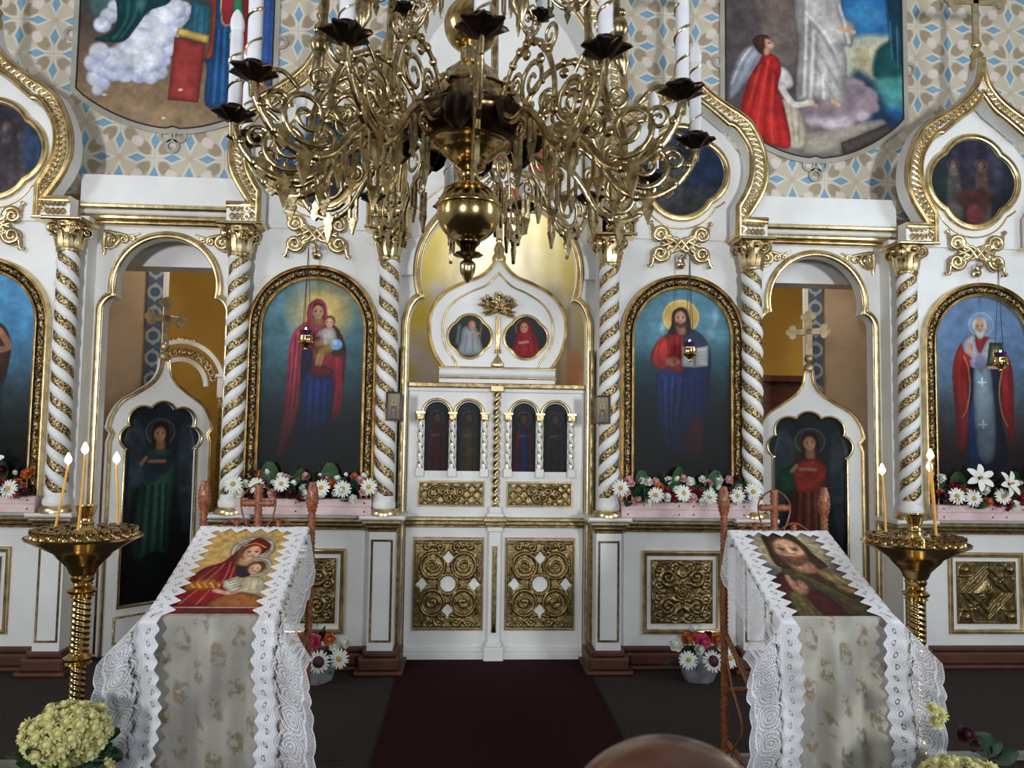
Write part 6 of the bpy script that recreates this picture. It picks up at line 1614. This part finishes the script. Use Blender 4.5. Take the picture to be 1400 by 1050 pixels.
# ------------------------------------------------------------------ flowers
def petal(mb, L, w_, lift, curl, a, z=0, mi=0, n_=5):
    vs = []
    for i in range(n_):
        t = i/(n_-1); r_ = L*(.12+.88*t); wd = w_*math.sin(PI*(.12+.80*t))**.8
        zz = z+lift*t+curl*t*t
        for q in (-1, 0, 1): vs.append((r_*math.cos(a)-q*wd*math.sin(a), r_*math.sin(a)+q*wd*math.cos(a), zz-(.25*w_ if q == 0 else 0)))
    mb.add(vs, [(i*3+q, i*3+q+1, (i+1)*3+q+1, (i+1)*3+q) for i in range(n_-1) for q in range(2)], mi)
def daisy_mesh(pm, cm_, n_=18, L=.056, eye=.015, name='daisy'):
    mb = MB()
    for k in range(n_): petal(mb, L, .0075, .004, -.010, 2*PI*k/n_+.05*(k % 3), .002*(k % 2))
    mb.ball((0, 0, .004), (eye, eye, eye*.5), 10, 6, 1); return mb.mesh(name, [pm, cm_], 60)
def rose_mesh(pm, r_=.036, name='rose'):
    mb = MB(); mb.ball((0, 0, .010), (r_*.35, r_*.35, r_*.5), 8, 6)
    for ring_, (n_, L, lift) in enumerate(((4, .55, .75), (5, .8, .6), (6, 1.0, .28))):
        for k in range(n_): petal(mb, r_*L, r_*.48, r_*lift, r_*.15*(1-ring_), 2*PI*k/n_+ring_*.5, -.004*ring_)
    return mb.mesh(name, pm, 60)
def lily_mesh():
    mb = MB()
    for k in range(6): petal(mb, .085, .020, .055, -.045, 2*PI*k/6, .004*(k % 2), 0, 7)
    mb.ball((0, 0, .02), (.008, .008, .02), 6, 5, 1); return mb.mesh('lily', [M['petalw'], M['yellow']], 60)
def bud_mesh(pm):
    return MB().lathe([(.004, 0), (.016, .010), (.020, .026), (.017, .042), (.012, .052), (.008, .050)], 8, mod=lambda a, z: 1+.08*math.cos(3*a)).mesh('bud', pm, 60)
def leaf_mesh(m_, L=.10, w_=.030):
    mb = MB(); petal(mb, L, w_, .01, -.02, 0, 0, 0, 7); return mb.mesh('leaf', m_, 60)
def fern_mesh():
    mb = MB()
    for k in range(9):
        t = k/8
        for sx in (-1, 1):
            a = sx*(1.0-.5*t); x = .02+.12*t; L = .045*(1-.7*t)+.008
            mb.add([(x, 0, 0), (x+L*.6*math.cos(a)-.003*sx, L*.6*math.sin(a), .004), (x+L*math.cos(a), L*math.sin(a), 0), (x+L*.55*math.cos(a)+.006, L*.5*math.sin(a), .002)], [(0, 1, 2, 3)])
    mb.tube([(0, 0, 0), (.15, 0, 0)], .0015, 4); return mb.mesh('fern_frond', M['leaf'], 60)
FL = {'daisy': daisy_mesh(M['petalw'], M['yellow']), 'gerbera': daisy_mesh(M['petalw'], M['petald'], 22, .066, .034, 'gerbera'), 'rosew': rose_mesh(M['petalw']), 'rosep': rose_mesh(M['petalp']), 'roser': rose_mesh(M['petalr']), 'roseo': rose_mesh(M['petalo']), 'roseh': rose_mesh(M['petalh'], .05), 'rosed': rose_mesh(M['petald']), 'roseW': rose_mesh(M['petalw'], .045), 'lily': lily_mesh(), 'bud': bud_mesh(M['petalw']), 'leaf': leaf_mesh(M['leaf']), 'leafb': leaf_mesh(M['leaf2'], .16, .055), 'fern': fern_mesh()}
NM = {'rosew': 'rose', 'rosep': 'rose', 'roser': 'rose', 'roseo': 'rose', 'roseh': 'rose', 'rosed': 'rose', 'roseW': 'rose', 'leafb': 'leaf', 'fern': 'fern_frond'}
def put(kind, parent, x, y, z, d, sc=1, roll_=None):
    o = link(NM.get(kind, kind), FL[kind], parent, (x, y, z)); q = Vector(d).normalized().to_track_quat('Z' if kind not in ('leaf', 'leafb', 'fern') else 'X', 'Y')
    o.rotation_mode = 'QUATERNION'; o.rotation_quaternion = q @ Matrix.Rotation(random.uniform(0, 6.28) if roll_ is None else roll_, 3, 'Z' if kind not in ('leaf', 'leafb', 'fern') else 'X').to_quaternion(); o.scale = (sc, sc, sc)
    return o
def flower_box(cx, daisies, far, lb, seed):
    random.seed(seed); r = empty('flower_box', (cx, .02, 1.04)); tag(r, lb, 'flower box', 'flower boxes on the ledge')
    b = MB().box(-.44, .44, -.055, .06, 0, .105, c=.003); b.build('box', M['pinkwood'], r, 30)
    for z0 in (.002, .058): MB().box(-.445, .445, -.063, -.054, z0, z0+.050, c=.003).build('plank', M['pinkwood'], r, 30)
    for x in (-.40, -.05, .05, .40):
        for z0 in (.027, .083): MB().ball((x, -.064, z0), (.006, .002, .006), 7, 5).build('nail', M['wire'], r)
    for x, z in daisies: put('daisy', r, x, -.105, z-1.04, (random.uniform(-.25, .25), -1, random.uniform(.0, .4)), random.uniform(.95, 1.15))
    kinds = ['rosew', 'rosep', 'roser', 'rosew', 'rosed', 'roseo', 'bud', 'rosew', 'rosep', 'bud'] if not far else ['roser', 'rosed', 'roser', 'rosew', 'roseo', 'rosed', 'bud']
    n_ = 40
    for k in range(n_):
        t = (k+.5)/n_; x = -.41+.82*t+random.uniform(-.02, .02); lv = k % 3
        z = .135+.055*lv+random.uniform(-.02, .025)+(.02 if abs(x) > .36 else 0); y = -.085+.055*lv
        put(random.choice(kinds), r, x, y, z, (random.uniform(-.5, .5), -.9, random.uniform(.2, .9)), random.uniform(.75, 1.12))
    for k in range(46):
        x = random.uniform(-.40, .40); lv = random.random()
        put(random.choice(['leaf', 'leaf', 'leaf', 'fern']), r, x, -.06+.09*lv, .10+.11*lv, (random.uniform(-1, 1), random.uniform(-.8, -.1), random.uniform(-.2, 1.1)), random.uniform(.7, 1.1))
    for k in range(10):
        x = -.36+.72*(k+.5)/10; put(('fern', 'leafb', 'leaf')[k % 3], r, x+random.uniform(-.03, .03), .035, .18, (random.uniform(-.3, .3), -.12, 1), random.uniform(.8, 1.1))
    if far:
        for x, z in far: put('lily', r, x, -.11, z-1.04, (random.uniform(-.4, .4), -1, .3), 1.15)
flower_box(-1.283, [(-.45, 1.245), (-.30, 1.235), (-.14, 1.25), (.12, 1.225), (.26, 1.22), (.43, 1.235)], None, 'pink wooden box of mixed daisies and roses below the Mother and Child icon', 11)
flower_box(1.287, [(-.46, 1.245), (-.22, 1.20), (-.03, 1.215), (.15, 1.19), (.34, 1.20), (.45, 1.23)], None, 'pink wooden box of mixed daisies and roses below the open-book icon', 12)
flower_box(-3.45, [(.30, 1.20), (.10, 1.22), (-.2, 1.2)], [(.18, 1.37), (-.1, 1.33), (-.35, 1.36)], 'pink wooden box of white lilies and red flowers below the brown-robed saint icon', 13)
flower_box(3.50, [(-.33, 1.215), (-.21, 1.20), (.0, 1.215), (.36, 1.22)], [(-.17, 1.34), (.04, 1.30), (.28, 1.36), (.40, 1.22)], 'pink wooden box of white lilies and red flowers below the bishop icon', 14)
def floor_bouquet(cx, y, lb, seed):
    random.seed(seed); r = empty('floor_bouquet', (cx, y, 0)); tag(r, lb, 'bouquet', 'flower pots standing before the pedestal')
    p = MB(); p.lathe([(.10, 0), (.105, .01), (.125, .08), (.135, .125), (.12, .125), (.11, .09)], 10, mod=lambda a, z: 1+.06*math.cos(5*a)); p.build('silver_pot', M['silverpot'], r, 30)
    for k, x, yy, z, sc in (('roseh', 0, -.09, .265, 1.15), ('roseo', -.10, -.08, .285, 1.2), ('roseo', .10, -.07, .275, 1.2), ('roseW', -.17, -.07, .245, 1.1), ('roseW', .13, -.06, .24, 1), ('bud', -.06, -.02, .33, 1.3), ('rosew', -.03, -.12, .225, 1), ('daisy', -.11, -.14, .165, 1.1), ('gerbera', .05, -.15, .16, 1.1), ('daisy', .17, -.12, .17, 1.15), ('rosew', .2, -.05, .25, 1), ('roseo', -.05, -.05, .29, 1), ('rosed', .05, -.04, .29, 1)):
        put(k, r, x, yy, z, (random.uniform(-.3, .3), -1, random.uniform(.1, .6)), sc)
    for k in range(26): put(random.choice(['leaf', 'fern']), r, random.uniform(-.15, .15), random.uniform(-.10, .05), random.uniform(.10, .24), (random.uniform(-1, 1), random.uniform(-1, .2), random.uniform(-.3, .9)), random.uniform(.7, 1.1))
floor_bouquet(-1.16, -.13, 'pot of pink, orange and white flowers on the floor behind the grey-draped lectern', 21)
floor_bouquet(1.345, -.13, 'pot of pink, orange and white flowers on the floor behind the cream-draped lectern', 22)
def mum_mesh():
    mb = MB(); mb.ball((0, 0, .010), (.013, .013, .013), 8, 6)
    for ring_, (n_, L, lift) in enumerate(((6, .018, .020), (8, .026, .016), (9, .031, .006))):
        for k in range(n_): petal(mb, L, .0075, lift, -.004*ring_, 2*PI*k/n_+ring_*.4, 0, 0, 4)
    return mb.mesh('chrysanthemum', M['petaly'], 60)
MUM = mum_mesh()
def mums(cx, y, z, rx, rz, n_, lb, seed, extra=()):
    random.seed(seed); r = empty('chrysanthemum_vase', (cx, y, -.17)); tag(r, lb, 'flower vase', 'vases of yellow chrysanthemums')
    zc = z+.17
    MB().lathe([(.09, 0), (.10, .01), (.13, .10), (.145, zc*.45), (.12, zc-rz*1.05), (.10, zc-rz*.85), (.108, zc-rz*.7), (.09, zc-rz*.72)], 28).build('vase', M['vase'], r, 50)
    for k in range(n_):
        t = (k+.5)/n_; ph = math.acos(1-1.75*t); a = k*2.39996
        d = Vector((math.sin(ph)*math.cos(a), math.sin(ph)*math.sin(a), math.cos(ph)))
        p = Vector((d.x*rx, d.y*rx, d.z*rz))*random.uniform(.86, 1.04)+Vector((0, 0, zc))
        o = link('chrysanthemum', MUM, r, p); o.rotation_mode = 'QUATERNION'; o.rotation_quaternion = (d+Vector((0, -.3, .2))).to_track_quat('Z', 'Y'); sc = random.uniform(.8, 1.2); o.scale = (sc,)*3
    if len(extra) > 1:
        for x, zz in ((.06, .16), (.10, .13), (.16, .10)): put('rosed', r, x, .10, zc+zz, (.2, -1, .5), 1.0); put('leaf', r, x, .10, zc+zz-.04, (.6, -.3, .4), 1.0)
    for x, yy, zz in extra:
        o = link('chrysanthemum', MUM, r, (x, yy, zz+.17)); o.rotation_euler = (.6, .2, 0)
    for k in range(34):
        a = random.uniform(0, 6.28); o = put('leaf', r, .09*math.cos(a), .09*math.sin(a), zc-rz*random.uniform(.2, .9), (math.cos(a), math.sin(a), random.uniform(-.6, .5)), random.uniform(.6, 1))
    MB().ball((0, 0, zc), (rx*.72, rx*.72, rz*.72), 14, 10).build('foliage_core', M['leaf'], r, 60)
mums(-1.61, -2.34, .50, .132, .105, 80, 'vase of pale yellow chrysanthemums in front of the candle stand by the grey-draped lectern', 31, [(.14, 0, .40)])
mums(1.60, -2.50, .345, .16, .10, 90, 'vase of pale yellow chrysanthemums in front of the candle stand by the cream-draped lectern', 32, [(-.06, .1, .60), (-.03, .1, .58), (-.05, .1, .55)])

# ------------------------------------------------------------------ carpet and the wooden newel in the foreground
rn = MB().box(-.64, .64, -1.345, .28, .0, .012); rn.box(-.64, .64, -2.36, -1.345, -.002, .012); o = rn.build('carpet_runner', M['runner'], None, 30); tag(o, 'dark maroon carpet runner leading to the central doors', 'carpet')
v_ = _F+_R*((917-700)/1050)-_U*((1186-525)/1050); P_ = CAM+v_*.62
r = empty('newel_post', (P_.x, P_.y, -.17)); tag(r, 'polished dark wooden post with a rounded knob at the foot of the aisle', 'post'); h_ = P_.z+.17
MB().lathe([(.035, h_-.115), (.06, h_-.09)]+[(.098*math.cos(t), h_+.098*math.sin(t)) for t in np.linspace(-1.0, PI/2-.02, 26)], 48).build('knob', M['knobwood'], r, 80)
MB().lathe([(.08, 0), (.08, .10), (.045, .13), (.04, .5), (.05, h_-.35), (.035, h_-.20), (.055, h_-.14), (.055, h_-.12), (.035, h_-.10)], 32).build('turned_shaft', M['knobwood'], r, 60)
